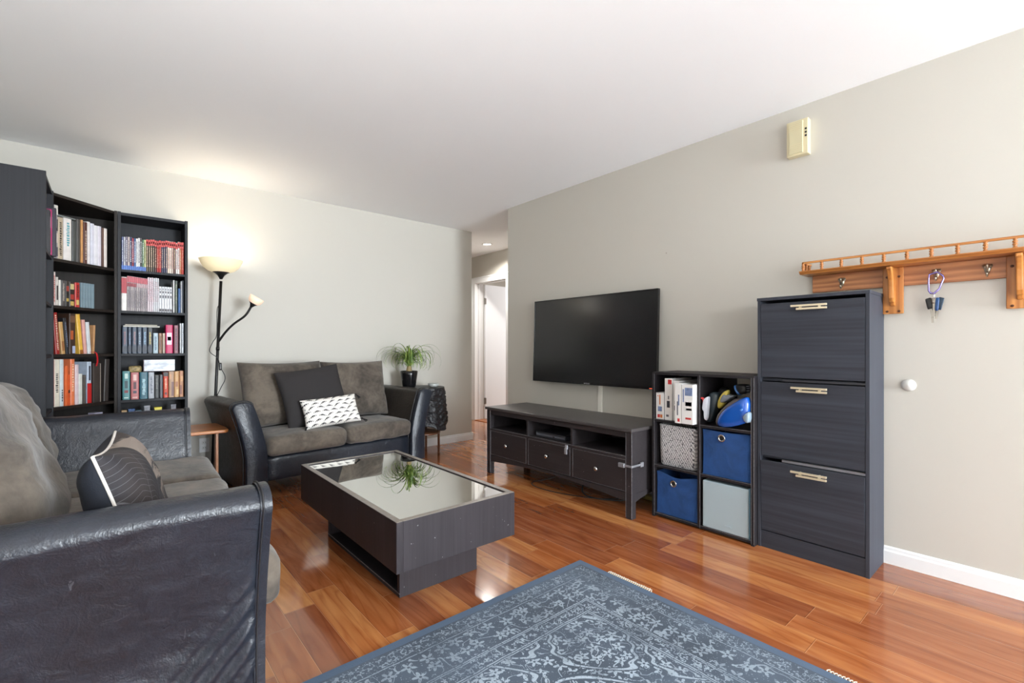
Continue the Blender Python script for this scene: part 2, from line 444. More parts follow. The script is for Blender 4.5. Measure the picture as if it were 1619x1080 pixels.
# unseen uplight beside the camera, added to brighten the ceiling
up = thing('floor_lamp', 'unseen white floor lamp behind the camera', 'lamp', (-0.36, 0.62, 0))
MB().lathe([(0, 0), (.14, 0), (.14, .012), (.02, .03), (0, .03)], 28).build('base', M_white, up, smooth=True)
MB().tube([(0, 0, .02), (0, 0, .82)], .012, 10).build('pole', M_white, up, smooth=True)
MB().lathe([(.012, .80), (.06, .82), (.16, .89), (.19, .93), (.185, .93), (.155, .895), (.05, .83), (0, .825)], 32, cap=False).build('lamp_shade', M_white, up, smooth=True)
area('ceiling_fill', (-0.36, 0.62, .935), (R_(180), 0, 0), .30, .30, 14, (1, .98, .95))

# ------------------------------------------------------------ rug
def rug_mat(x0, x1, y0, y1):
    t = NT('distressed_rug'); tc = t.node('ShaderNodeTexCoord')
    P = tc.outputs['Object']
    wob = t.node('ShaderNodeTexNoise', {'Vector': P, 'Scale': 14.0, 'Detail': 2})
    sp = t.node('ShaderNodeSeparateXYZ', {0: P}); x, y = sp.outputs[0], sp.outputs[1]
    wv = t.mt('MULTIPLY', t.mt('SUBTRACT', wob.outputs[0], .5), .010)
    dx = t.mt('MINIMUM', t.mt('SUBTRACT', x1, x), t.mt('SUBTRACT', x, x0))
    dy = t.mt('MINIMUM', t.mt('SUBTRACT', y1, y), t.mt('SUBTRACT', y, y0))
    d = t.mt('MINIMUM', dx, dy); dw = t.mt('ADD', d, wv)
    def line(c, w): return t.mt('LESS_THAN', t.mt('ABSOLUTE', t.mt('SUBTRACT', dw, c)), w)
    def flowers(scale, petals, r0, amp, seed):
        v = t.node('ShaderNodeTexVoronoi', {'Vector': t.coord(loc=(seed, seed*.7, 0)), 'Scale': scale, 'Randomness': .55}, voronoi_dimensions='2D')
        pv = t.node('ShaderNodeVectorMath', {0: t.coord(loc=(seed, seed*.7, 0)), 1: v.outputs['Position']}, operation='SUBTRACT')
        s2 = t.node('ShaderNodeSeparateXYZ', {0: pv.outputs[0]})
        ang = t.mt('ARCTAN2', s2.outputs[1], s2.outputs[0])
        rr = t.mt('MULTIPLY', t.mt('POWER', t.mt('ADD', t.mt('POWER', t.mt('ABSOLUTE', s2.outputs[0]), 2), t.mt('POWER', t.mt('ABSOLUTE', s2.outputs[1]), 2)), .5), scale)
        ph = t.mt('MULTIPLY', t.node('ShaderNodeSeparateColor', {0: v.outputs['Color']}).outputs[0], 6.28)
        edge = t.mt('MULTIPLY_ADD', t.mt('COSINE', t.mt('MULTIPLY_ADD', ang, petals, ph)), amp, r0)
        outer = t.mt('LESS_THAN', rr, edge); inner = t.mt('GREATER_THAN', rr, r0*.28)
        return t.mt('MULTIPLY', outer, inner)
    def vines(scale, w, seed):
        n = t.noise(t.coord(loc=(seed, 0, 0)), scale, 1.5, .5, 1.2)
        return t.mt('LESS_THAN', t.mt('ABSOLUTE', t.mt('SUBTRACT', n, .5)), w)
    def band(a, b): return t.mt('MULTIPLY', t.mt('GREATER_THAN', dw, a), t.mt('LESS_THAN', dw, b))
    big = t.mt('MAXIMUM', flowers(15, 5, .27, .15, 0), vines(9, .013, 3))
    small = t.mt('MAXIMUM', flowers(34, 3, .20, .14, 5), vines(22, .02, 9))
    # scalloped lattice of the inner field
    lx = t.mt('MULTIPLY', t.mt('SUBTRACT', x, (x0+x1)/2), 6.2832/.44); ly = t.mt('MULTIPLY', t.mt('SUBTRACT', y, (y0+y1)/2), 6.2832/.52)
    wob2 = t.mt('MULTIPLY', t.mt('SINE', t.mt('MULTIPLY', t.mt('ADD', x, y), 75)), .10)
    lat = t.mt('ADD', t.mt('ADD', t.mt('COSINE', lx), t.mt('COSINE', ly)), wob2)
    lat = t.mt('ABSOLUTE', t.mt('SUBTRACT', t.mt('ABSOLUTE', lat), .42))
    latl = t.mt('LESS_THAN', lat, .085)
    halo = t.mt('GREATER_THAN', lat, .20)
    field = t.mt('MAXIMUM', latl, t.mt('MULTIPLY', halo, t.mt('MAXIMUM', flowers(17, 5, .28, .15, 2), vines(13, .014, 6))))
    m = t.mt('MULTIPLY', band(.045, .105), small)
    m = t.mt('MAXIMUM', m, t.mt('MULTIPLY', band(.12, .25), big))
    m = t.mt('MAXIMUM', m, t.mt('MULTIPLY', band(.27, .315), small))
    m = t.mt('MAXIMUM', m, t.mt('MULTIPLY', band(.335, 9), field))
    for c_, w_ in ((.112, .0022), (.258, .0025), (.266, .002), (.322, .0025), (.331, .002)): m = t.mt('MAXIMUM', m, line(c_, w_))
    er = t.noise(P, 5, 3, .6); er2 = t.noise(P, 110, 2, .6)
    keep = t.ramp(er, [(.36, (.45, .45, .45, 1)), (.52, (1, 1, 1, 1))])
    keep2 = t.ramp(er2, [(.34, (0, 0, 0, 1)), (.42, (1, 1, 1, 1))])
    edge_fade = t.mt('MULTIPLY_ADD', d, 1.2, .45, clamp=True)
    spk = t.mt('MULTIPLY', t.mt('GREATER_THAN', t.noise(P, 150, 2), .66), .5)
    spk = t.mt('MULTIPLY', spk, t.mt('GREATER_THAN', d, .04))
    f = t.mt('MULTIPLY', t.mt('MULTIPLY', t.mt('MULTIPLY', m, keep), keep2), edge_fade)
    f = t.mt('MAXIMUM', f, spk)
    base = t.ramp(t.noise(P, 3.5, 4), [(.35, srgb(56, 68, 82)), (.65, srgb(76, 90, 106))])
    base = t.mix(t.mt('LESS_THAN', d, .035), base, srgb(74, 94, 118))
    t.put(t.b.inputs['Base Color'], t.mix(t.mt('MULTIPLY', f, .9), base, srgb(176, 190, 204)))
    t.set(Roughness=.95); t.b.inputs['Sheen Weight'].default_value = .1
    t.bump(t.noise(P, 420, 2), .4, .003)
    return t.m
RX0, RX1, RY0, RY1 = .42, 1.79, -.90, 1.565
rug = thing('area_rug', 'blue grey distressed floral rug lying on the hardwood in front', 'rug', (0, 0, 0))
g = MB(); nx, ny = 40, 60
vs = [(RX0+(RX1-RX0)*i/nx, RY0+(RY1-RY0)*j_/ny, .011+.0012*noise.noise(Vector((i*.35, j_*.35, 0)))) for j_ in range(ny+1) for i in range(nx+1)]
fs = [(j_*(nx+1)+i, j_*(nx+1)+i+1, (j_+1)*(nx+1)+i+1, (j_+1)*(nx+1)+i) for j_ in range(ny) for i in range(nx)]
g.add(vs, fs)
per = [(i, 0) for i in range(nx+1)]+[(nx, j_) for j_ in range(1, ny+1)]+[(i, ny) for i in range(nx-1, -1, -1)]+[(0, j_) for j_ in range(ny-1, 0, -1)]
n0 = len(g.v)
for i, j_ in per:
    v = g.v[j_*(nx+1)+i]; g.v.append((v[0], v[1], .0))
for a in range(len(per)):
    b = (a+1) % len(per)
    g.f.append((per[a][1]*(nx+1)+per[a][0], per[b][1]*(nx+1)+per[b][0], n0+b, n0+a))
g.build('pile', rug_mat(RX0, RX1, RY0, RY1), rug, smooth=False)
fr = MB(); y = 1.395
while y > 1.165:
    fr.tube([(RX1-.004, y, .006), (RX1+.012, y-.002, .010), (RX1+.024+rnd.random()*.006, y-.005, .007), (RX1+.014, y-.009, .004), (RX1-.002, y-.008, .005)], .0022, 5); y -= .0105
y = .50
while y > -.2:
    fr.tube([(RX1-.004, y, .006), (RX1+.010, y-.002, .010), (RX1+.018+rnd.random()*.006, y-.005, .007), (RX1+.010, y-.009, .004), (RX1-.002, y-.008, .005)], .0022, 5); y -= .0105
tag(fr.build('fringe', plain('cream_yarn', (226, 216, 196), .9), rug, smooth=True), 'cream looped fringe poking out at the rug edge', kind='stuff')

# ------------------------------------------------------------ sofas
M_leather = leather('black_leather', (33, 37, 46), .31)
M_leather2 = leather('warm_black_leather', (50, 45, 41), .36)
M_suede = suede('taupe_suede', (70, 63, 57), (112, 102, 91))
M_piping = plain('dark_piping', (34, 34, 38), .5)

def pillow_mb(w, h, t, n=34, pinch=.07, wr=.006, seed=0, fold=0.0, top_sag=0.0, power=.5):
    """soft pillow standing in the xz plane, bottom edge at z=0, front towards -y"""
    vs = []; fs = []; N = n+1
    for side in (-1, 1):
        for j_ in range(N):
            for i in range(N):
                a = math.sin((-1+2*i/n)*math.pi/2); b = math.sin((-1+2*j_/n)*math.pi/2)
                x = a*w/2*(1-pinch*(1-b*b)*abs(a)); z = b*h/2*(1-pinch*(1-a*a)*abs(b))
                e = max(0, (1-a**4)*(1-b**4))**power
                y = side*t/2*e
                # creases radiating from the corners and sides
                q = noise.noise(Vector((x*7+seed, z*11+seed*2, side*3)))*wr*e
                r = noise.noise(Vector((x*3+seed*3, z*26, side)))*wr*1.1*e*abs(a)
                y += side*(q+r)
                z += h/2
                z -= top_sag*(1-a*a)*(z/h)
                y += fold*math.sin(a*1.2)*.5
                vs.append((x, y, z))
    for s_ in (0, 1):
        o = s_*N*N
        for j_ in range(n):
            for i in range(n):
                q = (o+j_*N+i, o+j_*N+i+1, o+(j_+1)*N+i+1, o+(j_+1)*N+i)
                fs.append(q if s_ == 0 else q[::-1])
    mb = MB().add(vs, fs)
    # weld the rims
    bm = bmesh.new(); me = bpy.data.meshes.new('tmp'); me.from_pydata(mb.v, [], mb.f); bm.from_mesh(me)
    bmesh.ops.remove_doubles(bm, verts=bm.verts[:], dist=.0004)
    bm.verts.ensure_lookup_table(); bm.verts.index_update()
    out = MB(); out.v = [tuple(v.co) for v in bm.verts]; out.f = [tuple(v.index for v in f.verts) for f in bm.faces]
    bm.free(); bpy.data.meshes.remove(me)
    return out
def pillow_rim(w, h, pinch, top_sag=0, n=20):
    pts = []
    def P(a, b):
        x = a*w/2*(1-pinch*(1-b*b)*abs(a)); z = b*h/2*(1-pinch*(1-a*a)*abs(b))+h/2
        return (x, 0, z-top_sag*(1-a*a)*(z/h))
    for k in range(n): pts.append(P(-1+2*k/n, -1))
    for k in range(n): pts.append(P(1, -1+2*k/n))
    for k in range(n): pts.append(P(1-2*k/n, 1))
    for k in range(n): pts.append(P(-1, 1-2*k/n))
    return pts

def arm_mb(s, W, D, zb, zt, aw, flare, y0, y1, ny, inflate=0.0, folds=None, zflare=.30):
    """one flared sofa arm: an outline in xz, lofted front to back"""
    def off(z): return flare*max(0, (z-zflare)/(zt-zflare))**1.5
    tw = aw*.86; prof = []
    NZ = 120 if folds else 34
    xo0 = W/2; xi0 = W/2-aw
    for k in range(NZ+1):                       # outer face, bottom to top
        z = zb+(zt-.045-zb)*k/NZ; prof.append((xo0+off(z), z, 'o'))
    ztp = zt-.045
    for k in range(1, 9):                       # rounded top, outer to inner
        a = math.pi*k/9
        cx = (xo0+xi0)/2+off(ztp); prof.append((cx+aw/2*math.cos(a), ztp+.045*math.sin(a)**.8, 't'))
    for k in range(13):
        z = ztp-(ztp-zb)*k/12; prof.append((xi0+off(z), z, 'i'))
    n = len(prof); cx = sum(p[0] for p in prof)/n; cz = sum(p[1] for p in prof)/n
    vs = []; ys = []
    ys.append((y0, .86)); ys.append((y0+.004, .93)); ys.append((y0+.012, .98))
    for k in range(ny+1): ys.append((y0+.02+(y1-y0-.04)*k/ny, 1.0))
    ys.append((y1-.008, .98)); ys.append((y1, .90))
    for y_, f in ys:
        for (x, z, kd) in prof:
            X = x; Z = z
            if f < 1:
                dx_, dz_ = x-((xo0+xi0)/2+off(z)), z-cz
                X = (xo0+xi0)/2+off(z)+dx_*f
                Z = z if z < zb+.01 else z-(1-f)*.10*max(0, (z-zt+.06))/.06
            if inflate:
                X += math.copysign(inflate, x-((xo0+xi0)/2+off(z))) if kd != 't' else 0
                if kd == 't': Z += inflate
            if kd == 'o' and folds: X += folds(y_, z)
            if kd == 't': Z += .003*noise.noise(Vector((y_*9, x*8, s)))
            vs.append((s*X, y_, Z))
    m = len(ys); fs = []
    for a in range(m-1):
        for b in range(n):
            b2 = (b+1) % n; fs.append((a*n+b, a*n+b2, (a+1)*n+b2, (a+1)*n+b))
    fs.append(tuple(range(n))[::-1]); fs.append(tuple(range((m-1)*n, m*n)))
    edge = [(s*(x+math.copysign(.002+inflate, x-((xo0+xi0)/2+off(z)))), 0, z+(.002+inflate if kd == 't' else 0)) for x, z, kd in prof]
    return MB().add(vs, fs), edge

def make_sofa(name, label, loc, rotz, W, D, zt, aw, nseat, flare, zb=.08, folds=None, backs=None, seat_over=.03, zs0=.305, zs1=.445, base_z=.12):
    t = thing(name, label, 'sofa', loc, rotz)
    inn = W-2*aw
    MB().rbox(inn+.03, D-.10, zs0-base_z, .03, (0, .02+(D-.10)/2, (zs0+base_z)/2), n=8).build('base', M_leather, t, smooth=True)
    MB().box(-inn/2-.02, inn/2+.02, D-.20, D-.02, base_z, zt-.08).build('back_frame', M_leather2, t, bevel=.035, seg=5)
    for s in (-1, 1):
        mb, edge = arm_mb(s, W, D, zb, zt, aw, flare, .004, D, 110 if folds else 24, folds=folds if s == -1 else None)
        a = mb.build('arm', M_leather2 if not folds else M_leather, t); auto_smooth(a, 50)
        fp, e2 = arm_mb(s, W, D, zb, zt, aw, flare, -.004 if nseat == 3 else -.02, .009 if nseat == 3 else .03, 4, inflate=.003 if folds else .005)
        p = fp.build('arm_front', M_leather, a); auto_smooth(p, 50)
        MB().tube([(x, .010 if nseat == 3 else .031, z) for x, _, z in e2], .0022 if nseat == 3 else .004, 6, closed=True).build('piping', M_piping, a, smooth=True)
    sw = inn/nseat; d = D-.22+seat_over
    for k in range(nseat):
        cx = -inn/2+sw*(k+.5)
        MB().rbox(sw-.006, d, zs1-zs0, .042, (cx, -seat_over+d/2, (zs0+zs1)/2), n=20, crown=.018, wr=.006, seed=k*5+W).build('seat_cushion', M_suede, t, smooth=True)
    for (cx, w, h, tk, y_, tilt, rz, seed) in backs or []:
        mb = pillow_mb(w, h, tk, n=44, pinch=.07, wr=.018, seed=seed, power=.46)
        mb.tf(Matrix.Translation((cx, y_, zs1+.004)) @ Matrix.Rotation(rz, 4, 'Z') @ Matrix.Rotation(tilt, 4, 'X'))
        mb.build('back_cushion', M_suede, t, smooth=True)
    for sx in (-1, 1):
        for y_ in (.10, D-.10):
            MB().box(sx*(W/2-.10)-.03, sx*(W/2-.10)+.03, y_-.03, y_+.03, 0, max(zb, base_z)+.02).build('foot', M_blackplastic, t, bevel=.005)
    return t

# loveseat against the back wall
LV = dict(W=1.46, D=.72, zt=.705, aw=.135)
make_sofa('loveseat', 'black leather loveseat with taupe suede cushions against the back wall', (1.425, 3.675, 0), R_(5.5), LV['W'], LV['D'], LV['zt'], LV['aw'], 2, .10,
          backs=[(-.30, .66, .53, .20, .42, R_(-14), R_(2), 3), (.33, .60, .52, .20, .44, R_(-14), R_(-2), 11)])

# the large sofa along the left wall, facing the television (local -y = world +x)
def big_folds(y, z):
    v = 0
    for q0, A, sg in ((.47, .003, .014), (.41, .006, .020), (.345, .007, .020), (.285, .006, .018), (.225, .005, .018), (.16, .004, .016)):
        q = z+.72*y+.10*math.sin(y*5)-.03
        fade = math.exp(-((y-.02)/.42)**2)*min(1, max(0, (y-.005)/.03))
        v += 2.0*A*math.exp(-((q-q0)/sg)**2)*fade
    v += .008*noise.noise(Vector((y*4, z*5, 2)))+.003*noise.noise(Vector((y*11+z*9, z*22-y*6, 5)))
    v -= .010*math.exp(-((z-.30)/.2)**2)*(1 if y > .03 else 0)*min(1, (y-.03)/.15 if y > .03 else 0)
    return v
SX, SY = .325, 2.383
sofa = make_sofa('sofa', 'large black leather sofa with taupe suede cushions along the left wall', (SX, SY, 0), R_(90-1.2), 1.99, .84, .715, .135, 3, .10, zb=.05,
                 folds=big_folds, seat_over=.09, zs0=.30, zs1=.455,
                 backs=[(-.56, .66, .56, .30, .50, R_(-20), R_(0), 21), (.05, .60, .50, .22, .60, R_(-18), 0, 31), (.58, .54, .48, .22, .60, R_(-18), 0, 41)])

# ------------------------------------------------------------ coffee table
ct = thing('coffee_table', 'black-brown rectangular coffee table with mirror glass top on a smaller plinth', 'table', (1.127, 2.238, 0))
TX, TY, TZ, TB = .298, .592, .405, .207
e = .028
m = MB(); m.box(-TX, -TX+e, -TY, TY, TB, TZ); m.box(TX-e, TX, -TY, TY, TB, TZ); m.box(-TX+e, TX-e, -TY, -TY+e, TB, TZ); m.box(-TX+e, TX-e, TY-e, TY, TB, TZ); m.box(-TX+e, TX-e, -TY+e, TY-e, TB, TB+.02)
fr_ = m.build('top_frame', M_coffee, ct, bevel=.0015)
def strip(mb, z): # worn pale edging on the upper rim
    return mb
m = MB(); q = .0025
for x0, x1, y0, y1 in ((-TX, -TX+e, -TY, TY), (TX-e, TX, -TY, TY), (-TX+e, TX-e, -TY, -TY+e), (-TX+e, TX-e, TY-e, TY)): m.box(x0+.001, x1-.001, y0+.001, y1-.001, TZ, TZ+.0012)
m.build('rim_edging', plain('worn_rim', (134, 126, 118), .35, var=.15, vscale=30), fr_)
t_ = NT('mirror_glass'); t_.set(Base_Color=(.80, .81, .79, 1), Roughness=.015, Metallic=1.0)
MB().box(-TX+e, TX-e, -TY+e, TY-e, TZ-.014, TZ-.004).build('glass_top', t_.m, ct)
bx, by = .205, .436
pl = MB(); pl.box(-bx, bx, -by, -by+.022, 0, TB); pl.box(-bx, bx, by-.022, by, 0, TB); pl.box(-bx, bx, -by+.022, by-.022, 0, .018); pl.box(-.011, .011, -by+.022, by-.022, .018, TB)
pl.tf(Matrix.Translation((.020, .040, 0))).build('plinth', M_coffee, ct, bevel=.0015)
m = MB(); m.box(-bx-.001, -bx+.002, -by, by, .016, .019); m.box(bx-.002, bx+.001, -by, by, .016, .019); m.tf(Matrix.Translation((.020, .040, 0))).build('plinth_edging', M_wear, ct)

# ------------------------------------------------------------ TV stand
SD = .47; SW = 1.48; SH = .57
tv = thing('tv_stand', 'black-brown wooden tv stand with three drawers under the wall television', 'tv stand', (2.939, 2.475, 0))   # local x: -SD..0 front at -x ; y along wall
def bar(mb, *a): return mb.box(*a)
MB().box(-SD-.015, 0, -SW/2-.01, SW/2+.01, SH-.022, SH).build('top', grain('tv_stand_top', (74, 70, 70), 'y', .15, .22, .1, wear=.4), tv, bevel=.004)
lg = .045; xf = -SD
for sx in (xf, -lg):
    for sy in (-SW/2, SW/2-lg):
        l = MB().box(sx, sx+lg, sy, sy+lg, 0, SH-.022).build('leg', M_stand, tv, bevel=.003)
        if sx == xf:
            w_ = MB()
            for yy in (sy, sy+lg-.0015): w_.box(sx-.0008, sx+.001, yy, yy+.0015, .01, SH-.03)
            w_.build('worn_edge', M_wear, l)
b = MB(); y0, y1 = -SW/2+lg, SW/2-lg
b.box(xf+.006, xf+.026, y0, y1, .508, SH-.022)                       # top rail
b.box(xf+.02, -.01, y0, y1, .375, .390)                              # shelf under the open bays
b.box(xf+.03, -.01, y0, y1, .14, .155)                               # bottom
b.box(-.02, -.008, y0, y1, .14, SH-.022)                             # back
for sy in (-SW/2+.008, SW/2-.026): b.box(xf+lg, -lg, sy, sy+.018, .14, SH-.022)
bay = (y1-y0)/3
for k in (1, 2): b.box(xf+.006, -.01, y0+bay*k-.010, y0+bay*k+.010, .15, .51)
b.build('carcass', M_stand, tv, bevel=.0015)
# arched bottom rail
N = 30; pts = [(y0+(y1-y0)*k/N, .105+.035*math.sin(math.pi*k/N)) for k in range(N+1)]
MB().prism_axis([(y0, .16), ]+pts+[(y1, .16)], xf+.006, xf+.024, 'x').build('arched_rail', M_stand, tv)
MB().box(xf+.0048, xf+.0062, y0, y1, .388, .390).build('worn_edge', M_wear, tv)
MB().box(xf+.0, xf+.006, y0, y1, .372, .388).build('shelf_lip', M_stand, tv)
for sy in (-SW/2+.006, ):
    pts = [(xf+lg+(SD-2*lg)*k/20, .10+.03*math.sin(math.pi*k/20)) for k in range(21)]
    MB().prism_axis([(xf+lg, .155)]+pts+[(-lg, .155)], sy, sy+.018, 'y').build('side_rail', M_stand, tv)
for k in range(3):
    a0, a1 = y0+bay*k+(.010 if k else 0)+.003, y0+bay*(k+1)-(.010 if k < 2 else 0)-.003
    d_ = MB().box(xf+.004, xf+.022, a0, a1, .168, .368).build('drawer', M_stand, tv, bevel=.002)
    MB().box(xf+.022, -.03, a0+.01, a1-.01, .172, .34).build('drawer_box', M_dark, d_)
    e_ = MB(); e_.box(xf+.0032, xf+.0045, a0, a1, .366, .3685); e_.box(xf+.0032, xf+.0045, a0, a1, .168, .1695); e_.box(xf+.0032, xf+.0045, a0, a0+.0015, .168, .368); e_.box(xf+.0032, xf+.0045, a1-.0015, a1, .168, .368)
    e_.build('worn_edge', M_wear, d_)
    kn = MB().lathe([(0, 0), (.008, 0), (.007, .012), (.014, .018), (.0155, .025), (.012, .031), (0, .033)], 18)
    kn.tf(Matrix.Translation((xf+.004, (a0+a1)/2, .272)) @ Matrix.Rotation(R_(-90), 4, 'Y')).build('knob', M_chrome, d_, smooth=True)
# child-proof latches
gm = plain('grey_latch_plastic', (150, 150, 155), .35, .3)
l = MB(); yb_ = y0+bay+.03; l.box(xf-.008, xf+.004, yb_, yb_+.022, .352, .384); l.box(xf-.014, xf-.006, yb_-.001, yb_+.024, .318, .362)
tag(l.build('safety_latch', gm, tv, bevel=.003), 'small grey latch')
l = MB(); l.box(xf-.014, xf+.004, y0+.005, y0+.05, .318, .345); l.box(xf-.010, xf-.004, -SW/2-.006, y0+.02, .326, .340); l.box(xf-.010, xf+.10, -SW/2-.008, -SW/2-.002, .326, .340); l.box(xf+.085, xf+.115, -SW/2-.012, -SW/2, .318, .348)
tag(l.build('safety_latch', gm, tv, bevel=.004), 'grey strap latch round the end')
# player box in the middle bay
pb = thing('media_player', 'slim dark media player box in the middle open bay of the tv stand', 'media player', (2.62, 2.50, .3905))
MB().box(-.10, .12, -.155, .155, 0, .038).build('body', plain('player_body', (44, 46, 52), .45), pb, bevel=.003)
MB().box(-.102, -.0995, -.15, .15, .012, .026).build('front_strip', plain('player_front', (96, 98, 106), .3), pb)
MB().box(-.1035, -.1018, -.05, -.03, .014, .022).build('button', M_chrome, pb)

# ------------------------------------------------------------ television
tt = thing('television', 'large black flat television mounted on the right wall above the stand', 'television', (2.862, 2.43, .785))
TW, TH = 1.245, .705
T = Matrix.Rotation(R_(1.8), 4, 'Y')   # lower edge a little off the wall
scr = NT('tv_screen'); scr.set(Base_Color=srgb(30, 31, 32), Roughness=.20); scr.b.inputs['Specular IOR Level'].default_value = .55
bz = plain('tv_bezel', (20, 20, 21), .25)
m = MB(); m.box(-.004, .022, -TW/2, TW/2, 0, .018); m.box(-.004, .022, -TW/2, TW/2, TH-.009, TH); m.box(-.004, .022, -TW/2, -TW/2+.008, .018, TH-.009); m.box(-.004, .022, TW/2-.008, TW/2, .018, TH-.009)
m.tf(T).build('bezel', bz, tt, bevel=.001)
MB().box(0, .018, -TW/2+.008, TW/2-.008, .018, TH-.009).tf(T).build('screen', scr.m, tt)
MB().box(.018, .05, -TW/2+.10, TW/2-.10, .06, TH-.16).tf(T).build('rear_housing', M_blackplastic, tt, bevel=.006)
MB().box(.045, .088, -.2, .2, .22, .46).build('wall_mount', M_blackmetal, tt)
MB().box(-.0052, -.0038, -TW/2+.03, -TW/2+.055, .005, .009).tf(T).build('standby_light', emis('standby', (230, 90, 60), 1.2), tt)
text_mesh('SAMSUNG', .013, plain('tv_logo', (200, 200, 205), .3, .5), 'maker_mark', tt, T @ Matrix.Translation((-.0045, -.0, .0088)) @ Matrix(((0, 0, -1, 0), (-1, 0, 0, 0), (0, 1, 0, 0), (0, 0, 0, 1))))
# painted cord cover on the wall
tag(MB().box(2.94, 2.954, 2.348, 2.386, .088, .86).build('cord_cover', plain('cord_cover_paint', (232, 229, 220), .45), bevel=.003), 'cream vertical cord cover strip on the wall below the television', 'cord cover')

# ------------------------------------------------------------ cube organiser
CX0, CX1 = 2.640, 2.945
cu = thing('cube_organizer', 'dark six-cube storage shelf between tv stand and tall cabinet', 'shelf', (CX0, 1.0725, 0))
Yw, Zh, th = .628, .922, .016
CD = CX1-CX0
MB().box(0, CD, 0, Yw, Zh-th, Zh).build('top_panel', M_cube, cu)
for yy in (0, Yw-th): MB().box(0, CD, yy, yy+th, 0, Zh-th).build('side_panel', M_cube, cu)
MB().box(0, CD, Yw/2-th/2, Yw/2+th/2, .012, Zh-th).build('divider', M_cube, cu)
shz = [.012, .318, .606]
for z in shz:
    for (a, b_) in ((th, Yw/2-th/2), (Yw/2+th/2, Yw-th)): MB().box(.002, CD, a, b_, z, z+th).build('shelf', M_cube, cu)
for z0, z1 in ((.028, .318), (.334, .606)):
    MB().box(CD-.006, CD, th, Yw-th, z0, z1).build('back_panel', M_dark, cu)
MB().box(CD-.006, CD, Yw/2-.09, Yw/2-th/2, .622, Zh-th).build('back_panel', M_cube, cu)
MB().box(CD-.006, CD, Yw/2+.17, Yw-th, .622, Zh-th).build('back_panel', M_cube, cu)
m = MB()
for a, b_ in ((0, .002), (th-.0015, th), (Yw/2-th/2, Yw/2-th/2+.0015), (Yw-th, Yw-th+.0015)): m.box(-.0007, .001, a, b_, .01, Zh-.01)
for z in shz: m.box(-.0007+.002, .0025, th, Yw-th, z+th-.0015, z+th)
m.build('worn_edge', M_wear, cu)
# world y of a column: right column (near cabinet) y 1.082..1.372 ; left column 1.388..1.678
RC, LC = 1.2335, 1.5395
def fabric(name, rgb):
    t = NT(name); v = t.coord(scale=(1, 1, 1)); n = t.noise(v, 9, 5, .6, .5); n2 = t.noise(v, 380, 2)
    c = srgb(*rgb); t.put(t.b.inputs['Base Color'], t.ramp(n, [(.35, tuple(x*.8 for x in c[:3])+(1,)), (.65, tuple(x*1.2 for x in c[:3])+(1,))]))
    t.set(Roughness=.85); t.bump(t.mt('ADD', n2, t.mt('MULTIPLY', n, 6)), .4, .002); return t.m
M_navy = fabric('navy_fabric', (34, 74, 132))
def bin_(name, label, cat, yc, z, w, h, dp, sag, mat, seed):
    t = thing(name, label, cat, (CX0+.012, yc, z), 0, None)
    # open box: outer & inner walls; the front top edge sags
    n = 24; g = MB(); vs = []; fs = []
    for r in range(n+1):
        for c_ in range(n+1):
            a = c_/n; b_ = r/n
            top = h-sag*math.sin(math.pi*a)**2
            z_ = top*b_; y_ = -w/2+w*a+(.004*math.sin(b_*3) if a < .5 else -.004*math.sin(b_*3))
            x_ = .006-.010*math.sin(math.pi*a)*math.sin(math.pi*b_)+.003*noise.noise(Vector((a*4+seed, b_*4, 1)))+sag*.35*math.exp(-((b_-.8)/.12)**2)*math.sin(math.pi*a)
            vs.append((x_, y_, z_))
    for r in range(n):
        for c_ in range(n): i = r*(n+1)+c_; fs.append((i, i+1, i+n+2, i+n+1))
    k = len(vs); vs2 = [(x_+.005, y_, z_) for x_, y_, z_ in vs]
    g.add(vs, fs); g.add(vs2, [f[::-1] for f in fs])
    for c_ in range(n): i = n*(n+1)+c_; g.f.append((i, i+1, k+i+1, k+i))
    g.box(.012, dp, -w/2+.001, -w/2+.006, 0, h); g.box(.012, dp, w/2-.006, w/2-.001, 0, h); g.box(dp-.005, dp, -w/2, w/2, 0, h); g.box(.006, dp, -w/2, w/2, 0, .005)
    b = g.build('body', mat, t, smooth=True); auto_smooth(b, 50)
    return t
for nm, lab, yc, z, sag, gy, gz in (('fabric_bin', 'navy fabric storage bin in the middle right cube, taut front', RC, .3345, .004, .02, .225),
                             ('fabric_bin', 'navy fabric storage bin in the bottom left cube with sagging top edge', LC, .0285, .022, .015, .205)):
    t = bin_(nm, lab, 'storage bin', yc, z, .274, .262, .28, sag, M_navy, yc)
    t['group'] = 'navy fabric bins in the cube shelf'
    gr = MB().lathe([(.013, -.002), (.020, -.002), (.022, .001), (.020, .004), (.013, .003), (.013, -.002)], 24, cap=False)
    gr.tf(Matrix.Translation((-.006, gy, gz)) @ Matrix.Rotation(R_(-90), 4, 'Y')).build('grommet', M_chrome, t, smooth=True)
    MB().lathe([(0, 0), (.0135, 0), (.0135, .001), (0, .001)], 24).tf(Matrix.Translation((-.006, gy, gz)) @ Matrix.Rotation(R_(-90), 4, 'Y')).build('grommet_hole', M_dark, t)
# pale box in the bottom right cube
fm = NT('pale_plastic'); fm.set(Base_Color=srgb(168, 186, 194), Roughness=.3); fm.b.inputs['Specular IOR Level'].default_value = .5
pbx = thing('storage_box', 'pale blue grey plastic storage box in the bottom right cube', 'storage box', (CX0+.004, RC, .0285))
MB().box(0, .27, -.132, .132, 0, .272).build('body', fm.m, pbx, bevel=.006, seg=3)
MB().box(-.003, .0, -.036, -.0, .03, .042).build('catch', fm.m, pbx, bevel=.001)
MB().box(-.006, .004, -.1395, -.1335, 0, .28).build('glass_edge', plain('edge_tint', (70, 96, 108), .2), pbx)
